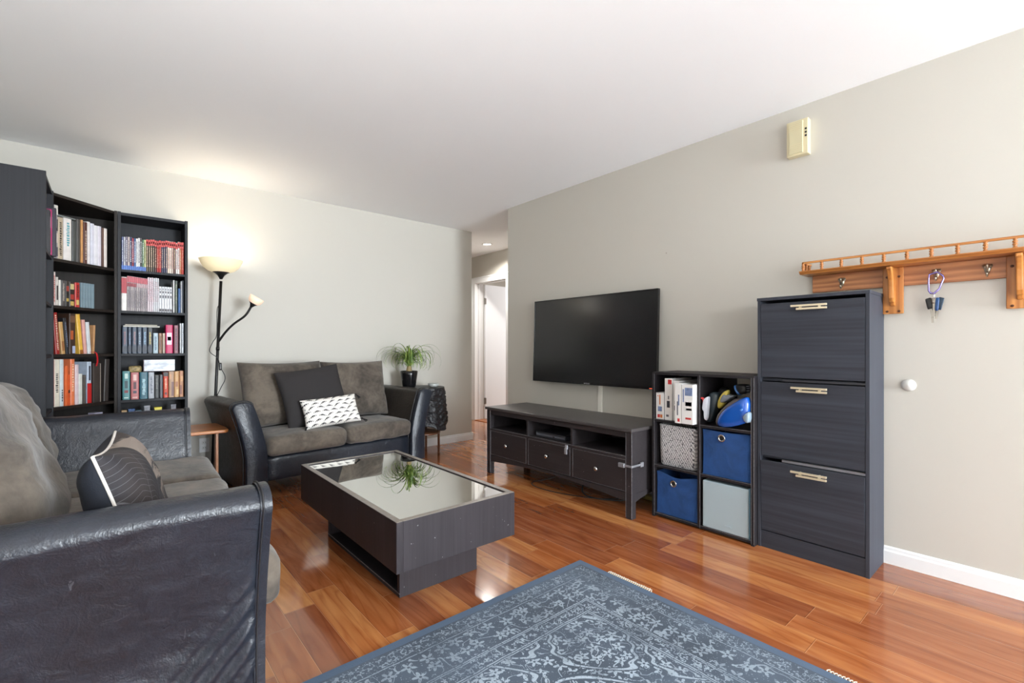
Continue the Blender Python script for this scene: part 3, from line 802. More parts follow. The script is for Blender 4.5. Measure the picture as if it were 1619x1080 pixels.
# woven basket
wk = NT('black_white_weave'); v = wk.coord()
sp = wk.node('ShaderNodeSeparateXYZ', {0: v})
def tri(nt, e_): return nt.mt('ABSOLUTE', nt.mt('SUBTRACT', nt.mt('FRACT', e_), .5))
hy = wk.mt('ADD', sp.outputs[1], sp.outputs[0])
rowi = wk.mt('FLOOR', wk.mt('MULTIPLY', sp.outputs[2], 78))
zig = wk.mt('FRACT', wk.mt('ADD', wk.mt('MULTIPLY', hy, 62), wk.mt('MULTIPLY', rowi, .5)))
zz = wk.mt('FRACT', wk.mt('MULTIPLY', sp.outputs[2], 78))
dk = wk.mt('MAXIMUM', wk.mt('LESS_THAN', wk.mt('ABSOLUTE', wk.mt('SUBTRACT', zig, zz)), .14), wk.mt('GREATER_THAN', wk.noise(v, 90, 2), .62))
wk.put(wk.b.inputs['Base Color'], wk.mix(dk, srgb(214, 214, 216), srgb(52, 54, 66))); wk.set(Roughness=.7)
wk.bump(wk.mt('MULTIPLY', zig, zz), .8, .006)
bt = thing('woven_basket', 'black and white woven basket in the middle left cube', 'basket', (CX0+.02, LC+.0, .3345))
g = MB(); w_, d_, h_ = .262, .25, .245
def rr(w, d, r, n=6):
    pts = []
    for cx, cy, a0 in ((w/2-r, d/2-r, 0), (-w/2+r, d/2-r, 90), (-w/2+r, -d/2+r, 180), (w/2-r, -d/2+r, 270)):
        for k in range(n+1): a = R_(a0+90*k/n); pts.append((cx+r*math.cos(a), cy+r*math.sin(a)))
    return pts
lv = [(0, .93), (.01, .97), (.12, .99), (.235, 1.0), (h_, 1.01), (h_, .95), (.235, .94), (.02, .92)]
n = len(rr(1, 1, .1))
for z_, s_ in lv:
    for x_, y_ in rr(d_*s_, w_*s_, .035): g.v.append((x_+d_/2, y_, z_+(.006*math.sin(y_*14+1) if z_ > .2 else 0)))
for a in range(len(lv)-1):
    for b_ in range(n): b2 = (b_+1) % n; g.f.append((a*n+b_, a*n+b2, (a+1)*n+b2, (a+1)*n+b_))
g.f.append(tuple(range(n))[::-1]); g.f.append(tuple(range((len(lv)-1)*n, len(lv)*n)))
auto_smooth(g.build('body', wk.m, bt), 50)
g = MB(); g.tube([(x_+d_/2, y_, h_+.004+.006*math.sin(y_*14+1)) for x_, y_ in rr(d_*.985, w_*.985, .035)], .006, 8, closed=True); g.build('rim', wk.m, bt, smooth=True)

# toy set boxes in the top left cube
M_boxw = plain('white_carton', (232, 230, 228), .35)
M_red = plain('red_print', (200, 60, 60), .4); M_blue = plain('blue_print', (120, 136, 172), .4, var=.4, vscale=50); M_gry = plain('grey_print', (110, 112, 120), .5); M_org = plain('orange_print', (206, 120, 60), .5); M_dk = plain('dark_print', (50, 50, 60), .5)
def carton(label, y1, wy, h, dp, x, prints, z=.6225, lean=0):
    t = thing('toy_box', label, 'box', (CX0+x, y1, z), 0, 'white toy set boxes in the top left cube')
    t.rotation_euler = (lean, 0, 0)
    b = MB().box(0, dp, -wy, 0, 0, h).build('carton', M_boxw, t, bevel=.001)
    for (a, b_, c_, d2, mt_) in prints:   # fractions of width from left, height from bottom, on the front face
        MB().box(-.0009, .0005, -wy*b_, -wy*a, h*c_, h*d2).build('print_patch', mt_, t)
    return t
carton('shortest white toy box at the left of the top left cube, blue picture low down', 1.681, .056, .168, .19, .015, [(.25, .75, .30, .48, M_blue), (.2, .5, .06, .18, M_red), (.55, .8, .06, .18, M_org), (.42, .56, .55, .92, M_org), (.2, .3, .86, .9, M_red)])
carton('tall white toy box with red square at its top, second from left in the cube', 1.619, .050, .262, .24, .015, [(.45, .95, .86, .97, M_red), (.3, .7, .30, .46, M_dk), (.2, .55, .08, .13, M_gry), (.45, .6, .50, .58, M_gry)])
carton('tall white toy box with dark robot print, third from left in the cube', 1.565, .044, .250, .24, .02, [(.2, .85, .26, .38, M_dk), (.3, .8, .55, .60, M_gry), (.45, .85, .03, .10, M_red), (.25, .8, .42, .5, M_gry)])
carton('white toy box protruding in front with slim grey lettering, fourth from left in the cube', 1.515, .040, .238, .25, -.045, [(.55, .75, .45, .72, M_blue), (.35, .55, .2, .55, M_gry), (.45, .8, .04, .12, M_red)])
carton('widest white toy box with blue and red picture panels, rightmost in the top left cube', 1.471, .072, .235, .25, -.045, [(.3, .95, .72, .92, M_blue), (.3, .95, .34, .62, M_boxw), (.35, .9, .46, .56, M_blue), (.35, .85, .12, .17, M_red), (.12, .22, .55, .88, M_blue), (.4, .9, .35, .40, M_dk)])

# household appliances in the top right cube
ip = plain('iron_blue_plastic', (20, 82, 172), .18, coat=.5); ig = plain('iron_grey', (70, 74, 82), .25)
def puff(poly, x0, x1, scales=(.55, .82, .95, 1, 1, .95, .82, .55)):
    """rounded body from a front outline in crop pixels, thick along x"""
    sh_ = ((x0+x1)/2-CX0)*.5
    P = [(1.3770+sh_-(a-75)*.0004, .6225+(880-b)*.000357) for a, b in poly]
    Q = []
    n0_ = len(P)
    for i in range(n0_):                                   # one round of corner cutting, twice
        a, b = P[i], P[(i+1) % n0_]; Q += [(a[0]*.75+b[0]*.25, a[1]*.75+b[1]*.25), (a[0]*.25+b[0]*.75, a[1]*.25+b[1]*.75)]
    P = Q; n_ = len(P); cy = sum(p[0] for p in P)/n_; cz = sum(p[1] for p in P)/n_
    g = MB(); m_ = len(scales)
    for k, f in enumerate(scales):
        t_ = k/(m_-1); x_ = x0+(x1-x0)*(.5-.5*math.cos(math.pi*t_))
        for y_, z_ in P: g.v.append((x_, cy+(y_-cy)*f, cz+(z_-cz)*f))
    for a in range(m_-1):
        for b in range(n_): b2 = (b+1) % n_; g.f.append((a*n_+b, a*n_+b2, (a+1)*n_+b2, (a+1)*n_+b))
    g.f.append(tuple(range(n_))); g.f.append(tuple(range((m_-1)*n_, m_*n_))[::-1])
    return g
OX = CX0
iron = thing('handheld_vacuum', 'glossy blue handheld appliance leaning nose down in the top right cube', 'appliance', (0, 0, 0))
puff([(345, 850), (400, 872), (520, 862), (700, 790), (790, 720), (795, 380), (730, 362), (640, 420), (450, 570), (350, 740)], OX-.03, OX+.045).build('body', ip, iron, smooth=True)
puff([(335, 862), (318, 790), (365, 645), (560, 415), (690, 385), (720, 372), (640, 425), (440, 585), (362, 740), (352, 850)], OX-.02, OX+.04).build('grey_back', plain('taupe_back', (84, 76, 74), .35), iron, smooth=True)
puff([(700, 640), (795, 560), (795, 730), (750, 760), (715, 720)], OX-.036, OX+.02).build('clear_lens', plain('pale_lens', (140, 158, 172), .15), iron, smooth=True)
puff([(650, 560), (690, 530), (705, 555), (670, 590)], OX-.033, OX+.0).build('button', plain('light_blue_button', (90, 140, 210), .3), iron, smooth=True)
gun = thing('brush_head', 'black brush head with blue front edge resting above the blue appliance', 'appliance', (0, 0, 0))
puff([(612, 200), (700, 185), (795, 190), (795, 335), (700, 350), (665, 360), (630, 290)], OX+.055, OX+.13).build('body', M_blackplastic, gun, smooth=True)
puff([(600, 205), (628, 200), (650, 280), (695, 352), (668, 372), (615, 285)], OX+.048, OX+.12).build('blue_edge', plain('steel_blue', (60, 104, 160), .2), gun, smooth=True)
for k in range(4): puff([(745, 205+k*36), (795, 198+k*36), (795, 212+k*36), (750, 219+k*36)], OX+.046, OX+.06).build('bristle_rib', plain('rib_grey', (96, 98, 104), .4), gun, smooth=True)
sc = thing('sanding_disc_tool', 'black tool with yellow ring and grey hub standing left of the blue appliance', 'tool', (0, 0, 0))
puff([(300, 800), (260, 830), (300, 600), (385, 300), (440, 255), (520, 280), (550, 360), (480, 520), (380, 640), (330, 740)], OX+.12, OX+.20).build('body', M_blackplastic, sc, smooth=True)
puff([(345, 560), (365, 450), (430, 330), (490, 290), (512, 310), (470, 440), (440, 540), (395, 605), (360, 610)], OX+.055, OX+.095, (.8, .95, 1, 1, .95)).build('yellow_ring', plain('yellow_disc', (206, 186, 86), .4), sc, smooth=True)
puff([(395, 500), (420, 410), (470, 350), (540, 380), (600, 370), (590, 400), (500, 490), (430, 525)], OX+.050, OX+.13).build('grey_hub', plain('grey_hub', (128, 132, 140), .3), sc, smooth=True)
sp_ = thing('power_adapter', 'flat dark slate appliance box standing left in the top right cube', 'appliance', (0, 0, 0))
puff([(190, 838), (190, 700), (235, 400), (262, 345), (345, 345), (372, 380), (350, 560), (270, 820), (240, 846)], OX+.045, OX+.11, (.9, .97, 1, 1, 1, .97, .9)).build('body', plain('adapter_grey', (44, 54, 60), .3), sp_, smooth=True)
cl = thing('cleaning_bottle', 'white plastic bottle with red trigger beside the divider in the top right cube', 'bottle', (0, 0, 0))
puff([(150, 770), (150, 650), (118, 630), (135, 480), (160, 430), (205, 405), (212, 420), (198, 640), (185, 800), (165, 800)], OX+.0, OX+.04, (.8, .95, 1, 1, .95, .8)).build('body', plain('bottle_white', (206, 210, 220), .3), cl, smooth=True)
puff([(80, 428), (120, 425), (150, 445), (140, 520), (128, 540), (125, 470), (85, 450)], OX+.005, OX+.022).build('trigger', M_red, cl, smooth=True)

# ------------------------------------------------------------ tall shoe cabinet
sh = thing('shoe_cabinet', 'tall charcoal shoe cabinet with three tilt fronts and pale gold handles', 'cabinet', (2.678, .573, 0))
SW_, SD_, SH_ = .497, .272, 1.345
for yy in (0, SW_-.016): MB().box(0, SD_, yy, yy+.016, 0, SH_-.016).build('side_panel', M_shoeside, sh, bevel=.001)
MB().box(-.004, SD_, -.002, SW_+.002, SH_-.016, SH_).build('top_panel', M_shoeside, sh, bevel=.001)
MB().box(SD_-.005, SD_, .016, SW_-.016, .02, SH_-.016).build('back_panel', M_dark, sh)
MB().box(.004, .020, .016, SW_-.016, 0, .088).build('plinth', M_shoe, sh)
for z0, z1 in ((.080, .096), (.482, .494), (.898, .912)): MB().box(.03, SD_-.01, .016, SW_-.016, z0, z1).build('inner_rail', M_shoeside, sh)
for z0, z1, hz, tl in ((.094, .470, .425, 1.2), (.497, .893, .872, .6), (.918, 1.312, 1.285, .6)):
    T = Matrix.Translation((0, 0, z0)) @ Matrix.Rotation(R_(-tl), 4, 'Y')
    f_ = MB().box(.002, .020, .018, SW_-.018, 0, z1-z0).tf(T).build('tilt_front', M_shoe, sh, bevel=.0012)
    MB().box(.022, .05, .03, SW_-.03, .01, z1-z0-.01).tf(T).build('inner_tray', M_dark, f_)
    zc = (z1-z0)-.036 if hz < .5 else (z1-z0)-.030
    m = MB()
    for dz, da, db in ((.008, .165, .325), (-.008, .165, .300)):
        m.box(-.026, -.016, da, db, zc+dz-.005, zc+dz+.005)
    for yy in (.20, .285): m.box(-.018, .003, yy-.004, yy+.004, zc-.008, zc+.010)
    m.tf(T).build('handle', M_brass, f_, bevel=.001)
MB().box(.006, .028, .018, SW_-.12, .474, .486).build('metal_stay', plain('stay_metal', (168, 168, 172), .35, .8), sh)
MB().box(.012, .028, .018, SW_-.12, .8985, .9085).build('metal_stay', plain('stay_dark', (70, 70, 76), .4, .5), sh)

# ------------------------------------------------------------ oak shelf with pegs on the right wall
M_oak = oak('golden_oak', (156, 92, 40), (206, 142, 78), 'y'); M_oak2 = oak('reddish_oak', (146, 86, 52), (196, 134, 88), 'y'); M_oakv = oak('golden_oak_upright', (158, 92, 38), (204, 138, 72), 'z')
rk = thing('wall_shelf', 'golden oak wall shelf with spindle gallery rail and coat hooks', 'shelf', (XR, 0, 0))
ry0, ry1 = -.36, .915
MB().prism_axis([(-.128, 1.478), (-.122, 1.470), (0, 1.470), (0, 1.488), (-.135, 1.488), (-.135, 1.484)], ry0, ry1, 'y').build('shelf_board', M_oak, rk, bevel=.002)
r_ = MB(); r_.box(-.128, -.116, ry0+.01, ry1-.012, 1.526, 1.537); r_.box(-.128, -.004, ry1-.024, ry1-.012, 1.526, 1.537); r_.box(-.128, -.004, ry0+.01, ry0+.022, 1.526, 1.537)
r_.build('gallery_rail', M_oak, rk, bevel=.003)
spn = MB().lathe([(.0075, 0), (.0075, .005), (.0045, .008), (.0085, .013), (.0085, .017), (.0042, .0205), (.0085, .024), (.0085, .028), (.0045, .032), (.0075, .035), (.0075, .040)], 12)
s0 = spn.build('spindle', M_oakv, rk, smooth=True)
ysp = [ry1-.018-.0865*k for k in range(15)]
locs = [(-.122, y_, 1.488) for y_ in ysp]+[(-.075, ry1-.018, 1.488), (-.03, ry1-.018, 1.488)]
for i, l_ in enumerate(locs):
    o = s0 if i == 0 else s0.copy()
    if i: COL.objects.link(o)
    o.parent = rk; o.location = l_
MB().box(-.018, -.001, ry0+.03, ry1-.03, 1.378, 1.470).build('back_board', M_oak2, rk, bevel=.002)
for yb in (.4925, .067-.0):
    b = MB().box(-.026, -.0185, yb, yb+.082, 1.243, 1.470).build('bracket_plate', M_oakv, rk, bevel=.003)
    prof = [(-.026, 1.468), (-.118, 1.468), (-.120, 1.455), (-.108, 1.448), (-.092, 1.430), (-.078, 1.405), (-.072, 1.375), (-.072, 1.345), (-.068, 1.318), (-.056, 1.300), (-.044, 1.296), (-.034, 1.283), (-.026, 1.278)]
    MB().prism_axis(prof, yb+.030, yb+.052, 'y').build('bracket_scroll', M_oakv, b, bevel=.006)
    m = MB()
    for dy, dz in ((.018, 1.255), (.064, 1.255), (.064, 1.425), (.018, 1.425)): m.lathe([(0, 0), (.0055, 0), (.0045, .003), (0, .004)], 12, (0, 0, 0)) if False else m.add(*(lambda q: (q.v, q.f))(MB().lathe([(0, 0), (.006, 0), (.0045, .003), (0, .004)], 12).tf(Matrix.Translation((-.026, yb+dy, dz)) @ Matrix.Rotation(R_(-90), 4, 'Y'))))
    m.build('screw_plug', plain('dark_plug', (84, 44, 20), .4), b)
M_nick = plain('aged_nickel', (190, 182, 164), .3, .9)
def hookmb():
    g = MB()
    g.prism_axis([(-.014, .026), (.014, .026), (.017, .018), (.011, .004), (.005, -.018), (-.005, -.018), (-.011, .004), (-.017, .018)], -.0225, -.0185, 'x')
    g.tube([(-.022, 0, .008), (-.036, 0, .002), (-.044, 0, .010), (-.048, 0, .024)], [.004, .004, .004, .0055], 8)
    g.tube([(-.022, 0, -.008), (-.030, 0, -.022), (-.040, 0, -.028), (-.048, 0, -.022), (-.050, 0, -.014)], [.004, .004, .0035, .0035, .005], 8)
    for s in (-1, 1): g.tube([(-.0225, s*.009, .016), (-.0245, s*.009, .016)], .0035, 8)
    return g
h0 = hookmb().build('coat_hook', M_nick, rk, smooth=True)
for i, y_ in enumerate((.747, .374, .206, -.12)):
    o = h0 if i == 0 else h0.copy()
    if i: COL.objects.link(o)
    o.parent = rk; o.location = (0, y_, 1.418)

# bunch of keys hanging from a hook
ky = thing('key_bunch', 'bunch of keys on a lilac carabiner hanging from the second hook', 'keys', (XR-.047, .374, 1.392)); ky.scale = (1.3, 1.1, 1.45)
pts = [(0, .020, .018), (0, -.006, .024), (0, -.024, .010), (0, -.026, .002), (0, -.012, -.030), (0, .004, -.044), (0, .016, -.042), (0, .0215, -.034), (0, .022, .0)]
MB().tube(pts, .0034, 8, closed=True).build('carabiner', plain('lilac_anodised', (150, 140, 205), .22, .85), ky, smooth=True)
MB().tube([(.012*math.cos(a), .004+.003*math.sin(a), -.052+.011*math.sin(a)) for a in [2*math.pi*k/20 for k in range(20)]], .0012, 6, closed=True).build('split_ring', M_chrome, ky, smooth=True)
def key(y_, ang, hl, bl, wd, mh, mb_, x_=0.0, name='key'):
    g = thing  # noqa
    T = Matrix.Translation((x_, y_, -.058)) @ Matrix.Rotation(R_(ang), 4, 'X')
    k = MB().rbox(.006, wd, hl, .0028, (0, 0, -hl/2), n=4).tf(T).build(name, mh, ky, smooth=True)
    MB().box(-.001, .001, -.0038, .0038, -hl-bl, -hl+.004).tf(T).build('blade', mb_, k)
M_steel = plain('key_steel', (150, 146, 140), .3, .9)
key(.024, -14, .036, .030, .020, M_blackplastic, M_steel, 0)
key(.012, -2, .040, .040, .018, plain('slate_key_head', (58, 62, 70), .4), M_steel, .004)
key(.004, 0, .018, .042, .016, M_steel, M_steel, -.004)
key(-.008, 6, .042, .0, .012, plain('blue_fob', (30, 70, 120), .3), M_steel, -.006, 'key_fob')
key(-.020, 16, .040, .030, .018, plain('dark_blue_head', (26, 50, 70), .35), M_steel, .002)
key(.0, 2, .030, .020, .010, plain('dark_bronze', (60, 48, 40), .4, .6), M_steel, .008)

# chime box high on the wall
db = thing('door_chime', 'beige door chime box high on the right wall with three dark slots', 'door chime', (XR, .952, 2.248))
m_b = plain('aged_beige_plastic', (214, 203, 168), .45)
MB().box(-.045, -.0, -.054, .054, -.098, .098).build('housing', m_b, db, bevel=.004, seg=3)
MB().box(-.052, -.044, -.030, .040, -.088, .088).build('cover', plain('cover_beige', (206, 197, 162), .5), db, bevel=.003)
for k in list(range(5))+list(range(12, 17)): MB().box(-.0535, -.0518, -.028, .038, -.080+k*.010, -.076+k*.010).build('louvre', m_b, db)
m = MB()
for k in range(3): m.box(-.0462, -.0448, -.048, -.038, -.005+k*.019, .005+k*.019)
m.build('slot', M_dark, db)
ds = thing('door_bumper', 'round white wall bumper on the right wall beside the cabinet', 'door bumper', (XR, .477, .894))
MB().lathe([(0, 0), (.027, 0), (.029, .004), (.027, .010), (.018, .016), (0, .019)], 28).tf(Matrix.Rotation(R_(-90), 4, 'Y')).build('dome', plain('bumper_white', (216, 215, 210), .4), ds, smooth=True)
# wall outlets
ol = thing('wall_outlet', 'white wall outlet low on the back wall behind the wooden table', 'outlet', (.575, YB, .29))
MB().box(-.035, .035, -.006, 0, -.057, .057).build('cover_plate', M_white, ol, bevel=.002)
for dz in (-.021, .021):
    f_ = MB().box(-.016, .016, -.0085, -.0055, dz-.014, dz+.014).build('socket', plain('socket_white', (226, 226, 224), .3), ol, bevel=.003)
    m = MB(); m.box(-.008, -.006, -.0092, -.0080, dz-.004, dz+.006); m.box(.006, .008, -.0092, -.0080, dz-.004, dz+.006); m.build('slots', M_dark, f_)
tag(MB().lathe([(0, 0), (.0045, 0), (.003, .003), (0, .003)], 8).tf(Matrix.Translation((XR, 1.79, 1.74)) @ Matrix.Rotation(R_(-90), 4, 'Y')).build('wall_anchor', plain('anchor', (150, 140, 132), .6)), 'tiny leftover screw anchor in the wall above the television', 'wall anchor')

# cable loop on the floor below the stand
def bez(pts, n=60):
    out = []
    P = [Vector(p) for p in pts]; P = [P[0]*2-P[1]]+P+[P[-1]*2-P[-2]]
    seg = len(P)-3
    for k in range(n+1):
        u = k/n*seg; i = min(int(u), seg-1); f = u-i
        a, b, c, d = P[i:i+4]
        out.append(.5*((2*b)+(c-a)*f+(2*a-5*b+4*c-d)*f*f+(3*b-a-3*c+d)*f**3))
    return out
tag(MB().tube(bez([(2.80, 2.60, .13), (2.72, 2.66, .03), (2.58, 2.74, .004), (2.50, 2.66, .004), (2.50, 2.48, .004), (2.56, 2.28, .004), (2.66, 2.10, .004), (2.86, 1.98, .004)]), .0035, 6).build('cable_loop', M_blackplastic, smooth=True), 'thin black cable lying in a loop on the floor under the tv stand', 'cable')
tag(MB().tube(bez([(2.86, 2.30, .10), (2.76, 2.36, .05), (2.66, 2.30, .006), (2.62, 2.16, .005), (2.72, 2.0, .005), (2.86, 1.90, .03)]), .005, 6).build('power_cable', M_blackplastic, smooth=True), 'thicker black power cable drooping behind the loop under the tv stand', 'cable')
tag(MB().rbox(.05, .14, .035, .008, (2.90, 1.86, .0175), n=4).build('power_strip', plain('yellowed_plastic', (186, 168, 96), .5), smooth=True), 'yellowish power strip on the floor behind the right leg of the tv stand', 'power strip')

# ------------------------------------------------------------ side table with cloth, plant
st = thing('side_table', 'small round brown side table in the corner behind the loveseat', 'table', (2.43, 4.245, 0))
M_brown = oak('dark_brown_wood', (70, 42, 28), (112, 74, 52), 'z')
MB().lathe([(0, .655), (.205, .655), (.21, .660), (.21, .668), (.205, .673), (0, .673)], 40).build('top', M_brown, st, smooth=True)
MB().lathe([(0, .205), (.175, .205), (.180, .212), (.175, .222), (0, .222)], 40).build('lower_shelf', M_brown, st, smooth=True)
for a in (-42, 48, 138, 228):
    MB().tube([(.165*math.cos(R_(a)), .165*math.sin(R_(a)), 0), (.160*math.cos(R_(a)), .160*math.sin(R_(a)), .655)], .012, 10).build('leg', M_brown, st, smooth=True)
# black ruffled cloth draped on its right side
g = MB(); n1, n2 = 220, 90; vs = []; fs = []
for j_ in range(n2+1):
    for i in range(n1+1):
        a = 2*math.pi*i/n1
        f = j_/n2
        if f < .3: r = .217*f/.3; z = .676+.003*noise.noise(Vector((r*20*math.cos(a), r*20*math.sin(a), 0)))
        else:
            q = (f-.3)/.7; ln = .40+.03*math.sin(a*4)
            z = .676-ln*q; r = .219+.010*q+q*.012*math.sin(a*11)+.016*noise.noise(Vector((a*7, q*16, 0)))*min(1, q*8)+.010*noise.noise(Vector((a*20, q*34, 3)))*min(1, q*8)+.018*q
        vs.append((r*math.cos(a), r*math.sin(a), z))
for j_ in range(n2):
    for i in range(n1): fs.append((j_*(n1+1)+i, j_*(n1+1)+i+1, (j_+1)*(n1+1)+i+1, (j_+1)*(n1+1)+i))
cm = plain('black_ruffled_cloth', (30, 30, 34), .45, bump=1.0, bscale=60, var=.5, vscale=60)
c_ = MB().add(vs, fs).build('tablecloth', cm, smooth=True); c_.location = (2.43, 4.245, 0)
md = c_.modifiers.new('s', 'SOLIDIFY'); md.thickness = .003
tag(c_, 'black ruffled cloth draped over the small round side table', 'tablecloth')

pt = thing('potted_plant', 'spidery green ponytail plant in a black pot behind the loveseat arm', 'plant', (2.27, 4.235, .679))
MB().lathe([(0, 0), (.058, 0), (.066, .02), (.082, .13), (.086, .165), (.080, .168), (.076, .15), (0, .15)], 28).build('pot', plain('black_glazed_pot', (22, 22, 24), .2), pt, smooth=True)
MB().lathe([(.03, .15), (.028, .18), (.020, .215), (0, .235)], 12).build('stem', plain('pale_stem', (160, 140, 100), .8), pt, smooth=True)
lf = NT('spider_leaf'); 
lf.put(lf.b.inputs['Base Color'], lf.ramp(lf.noise(lf.coord(), 14, 3), [(.35, srgb(66, 92, 44)), (.5, srgb(112, 142, 62)), (.66, srgb(168, 186, 96))])); lf.set(Roughness=.5)
rp = random.Random(5)
def leafmb(g, a, L, rise, curl, w0, z0=.19):
    n = 16; p = Vector((0, 0, z0)); th = rise; seg = L/n; dirx, diry = math.cos(a), math.sin(a); side = Vector((-diry, dirx, 0)); pts = []
    for k in range(n+1):
        pts.append(p.copy()); p = p+Vector((dirx*math.cos(th), diry*math.cos(th), math.sin(th)))*seg
        th -= curl*(.35+1.3*k/n)
    for q in pts: q.y = min(q.y, .225+.02*math.tanh((q.y-.2)*4)) if q.y > .2 else q.y
    b0 = len(g.v)
    for k, q in enumerate(pts):
        w_ = w0*(1-(k/n)**2.2)+.0006
        up = Vector((0, 0, .0012))
        g.v += [tuple(q-side*w_), tuple(q+up), tuple(q+side*w_), tuple(q-up)]
    for k in range(n):
        for e_ in range(4):
            i = b0+k*4; g.f.append((i+e_, i+(e_+1) % 4, i+4+(e_+1) % 4, i+4+e_))
g = MB()
for k in range(90):
    leafmb(g, rp.random()*6.283, .14+rp.random()*.16, R_(70+rp.random()*22), R_(6+rp.random()*10), .0062, .17+rp.random()*.04)
for k in range(60):
    leafmb(g, rp.random()*6.283, .34+rp.random()*.24, R_(66+rp.random()*26), R_(11.5+rp.random()*6), .0060, .19)
g.build('foliage', lf.m, pt)
gb = thing('glass_bowl', 'small clear glass bowl on the cloth right of the plant', 'bowl', (2.50, 4.15, .6795))
MB().lathe([(0, 0), (.03, 0), (.05, .012), (.058, .035), (.055, .036), (.047, .014), (0, .004)], 24).build('bowl', plain('pale_glass', (186, 188, 184), .15), gb, smooth=True)

# ------------------------------------------------------------ floor lamp
lp = thing('floor_lamp', 'black torchiere floor lamp with glowing cream bowl and small reading arm', 'lamp', (.600, 4.325, 0))
MB().lathe([(0, 0), (.125, 0), (.128, .006), (.12, .016), (.03, .026), (.012, .04), (0, .04)], 36).build('base', M_blackmetal, lp, smooth=True)
TOP = Vector((.058, -.045, 1.615))
def pp(z): return (TOP.x*z/1.615, TOP.y*z/1.615, z)
MB().tube([pp(.02), pp(.75), pp(1.60)], .0105, 12).build('pole', M_blackmetal, lp, smooth=True)
for z in (.52, 1.07): MB().tube([pp(z-.012), pp(z+.012)], .0135, 12).build('pole_joint', M_blackmetal, lp, smooth=True)
MB().lathe([(.010, 0), (.014, .01), (.025, .03), (.045, .048), (.062, .056), (0, .056)], 28, TOP).build('shade_holder', M_blackmetal, lp, smooth=True)
bw = NT('glowing_bowl'); bw.set(Base_Color=srgb(244, 230, 196), Roughness=.4)
bw.b.inputs['Emission Color'].default_value = srgb(255, 232, 182); bw.b.inputs['Emission Strength'].default_value = .22
bowl = [(.058, .054), (.090, .066), (.118, .090), (.136, .118), (.146, .143), (.150, .152), (.146, .152), (.132, .120), (.112, .092), (.086, .070), (.0, .060)]
MB().lathe(bowl, 40, TOP, cap=False).build('lamp_shade', bw.m, lp, smooth=True)
MB().lathe([(0, .062), (.014, .066), (.016, .085), (.024, .105), (.020, .125), (0, .135)], 16, TOP).build('bulb', emis('bulb_glow', (255, 236, 200), 4), lp, smooth=True)
lamp_light('torchiere_light', (.600+TOP.x, 4.325+TOP.y, 1.615+.15), 3.0, (1, .95, .88), .07)
# reading arm
arm = bez([pp(1.12), (.085, -.07, 1.20), (.135, -.11, 1.265), (.205, -.15, 1.33), (.245, -.17, 1.405)], 30)
MB().tube(arm, .0085, 10).build('flexible_arm', M_blackmetal, lp, smooth=True)
E_ = Vector(arm[-1]); dv = Vector((.30, -.14, .55)).normalized()
Mt = Matrix.Translation(E_) @ dv.to_track_quat('Z', 'Y').to_matrix().to_4x4()
MB().lathe([(.0085, -.01), (.012, .0), (.022, .018), (.034, .028), (0, .028)], 24).tf(Mt).build('reading_holder', M_blackmetal, lp, smooth=True)
rb = NT('glowing_reading_shade'); rb.set(Base_Color=srgb(244, 214, 190), Roughness=.4); rb.b.inputs['Emission Color'].default_value = srgb(255, 214, 184); rb.b.inputs['Emission Strength'].default_value = .26
MB().lathe([(.030, .026), (.044, .036), (.052, .056), (.055, .082), (.052, .082), (.048, .056), (.038, .038), (0, .030)], 28, cap=False).tf(Mt).build('reading_shade', rb.m, lp, smooth=True)
MB().tube(bez([pp(1.42), (.03, -.055, 1.37), (.028, -.05, 1.18), (.0, -.06, 1.12), (-.02, -.06, 1.05), (.03, -.06, 1.0), (.045, -.05, .96), (.055, -.05, .92), (.085, -.055, .84), (.055, -.05, .76), (.025, -.04, .68), pp(.60)], 60), .0028, 6).build('cord', M_blackplastic, lp, smooth=True)
MB().rbox(.020, .018, .060, .006, (.052, -.052, .93), n=4).build('cord_switch', M_blackplastic, lp, smooth=True)

# ------------------------------------------------------------ small wooden table beside it
M_warm = oak('warm_teak', (158, 92, 48), (196, 128, 76), 'x')
et = thing('end_table', 'small warm wooden table with slatted leg between bookcase and loveseat', 'table', (.40, 4.0, 0))
pts = rr(.47, .40, .035)
MB().prism([(x_, y_) for x_, y_ in pts], .480, .503).build('tabletop', M_warm, et, bevel=.006, seg=3)
M_warmv = oak('warm_teak_upright', (150, 90, 50), (192, 130, 82), 'z')
for s in (-1, 1):
    lgm = MB()
    for k in (-1, 0, 1):
        yy = k*.028
        lgm.add(*(lambda q: (q.v, q.f))(MB().prism_axis([(s*.185-.009, 0), (s*.185+.009, 0), (s*.185+.009, .48), (s*.185-.009, .48)], yy-.009+(.02 if k == 0 else 0)*0, yy+.009, 'y')))
    lgm.build('leg', M_warmv, et, bevel=.002)
    MB().box(s*.185-.011, s*.185+.011, -.10, .10, 0, .02).build('foot_bar', M_warmv, et, bevel=.003)
MB().box(-.18, .18, -.012, .012, .10, .125).build('stretcher', M_warmv, et, bevel=.002)

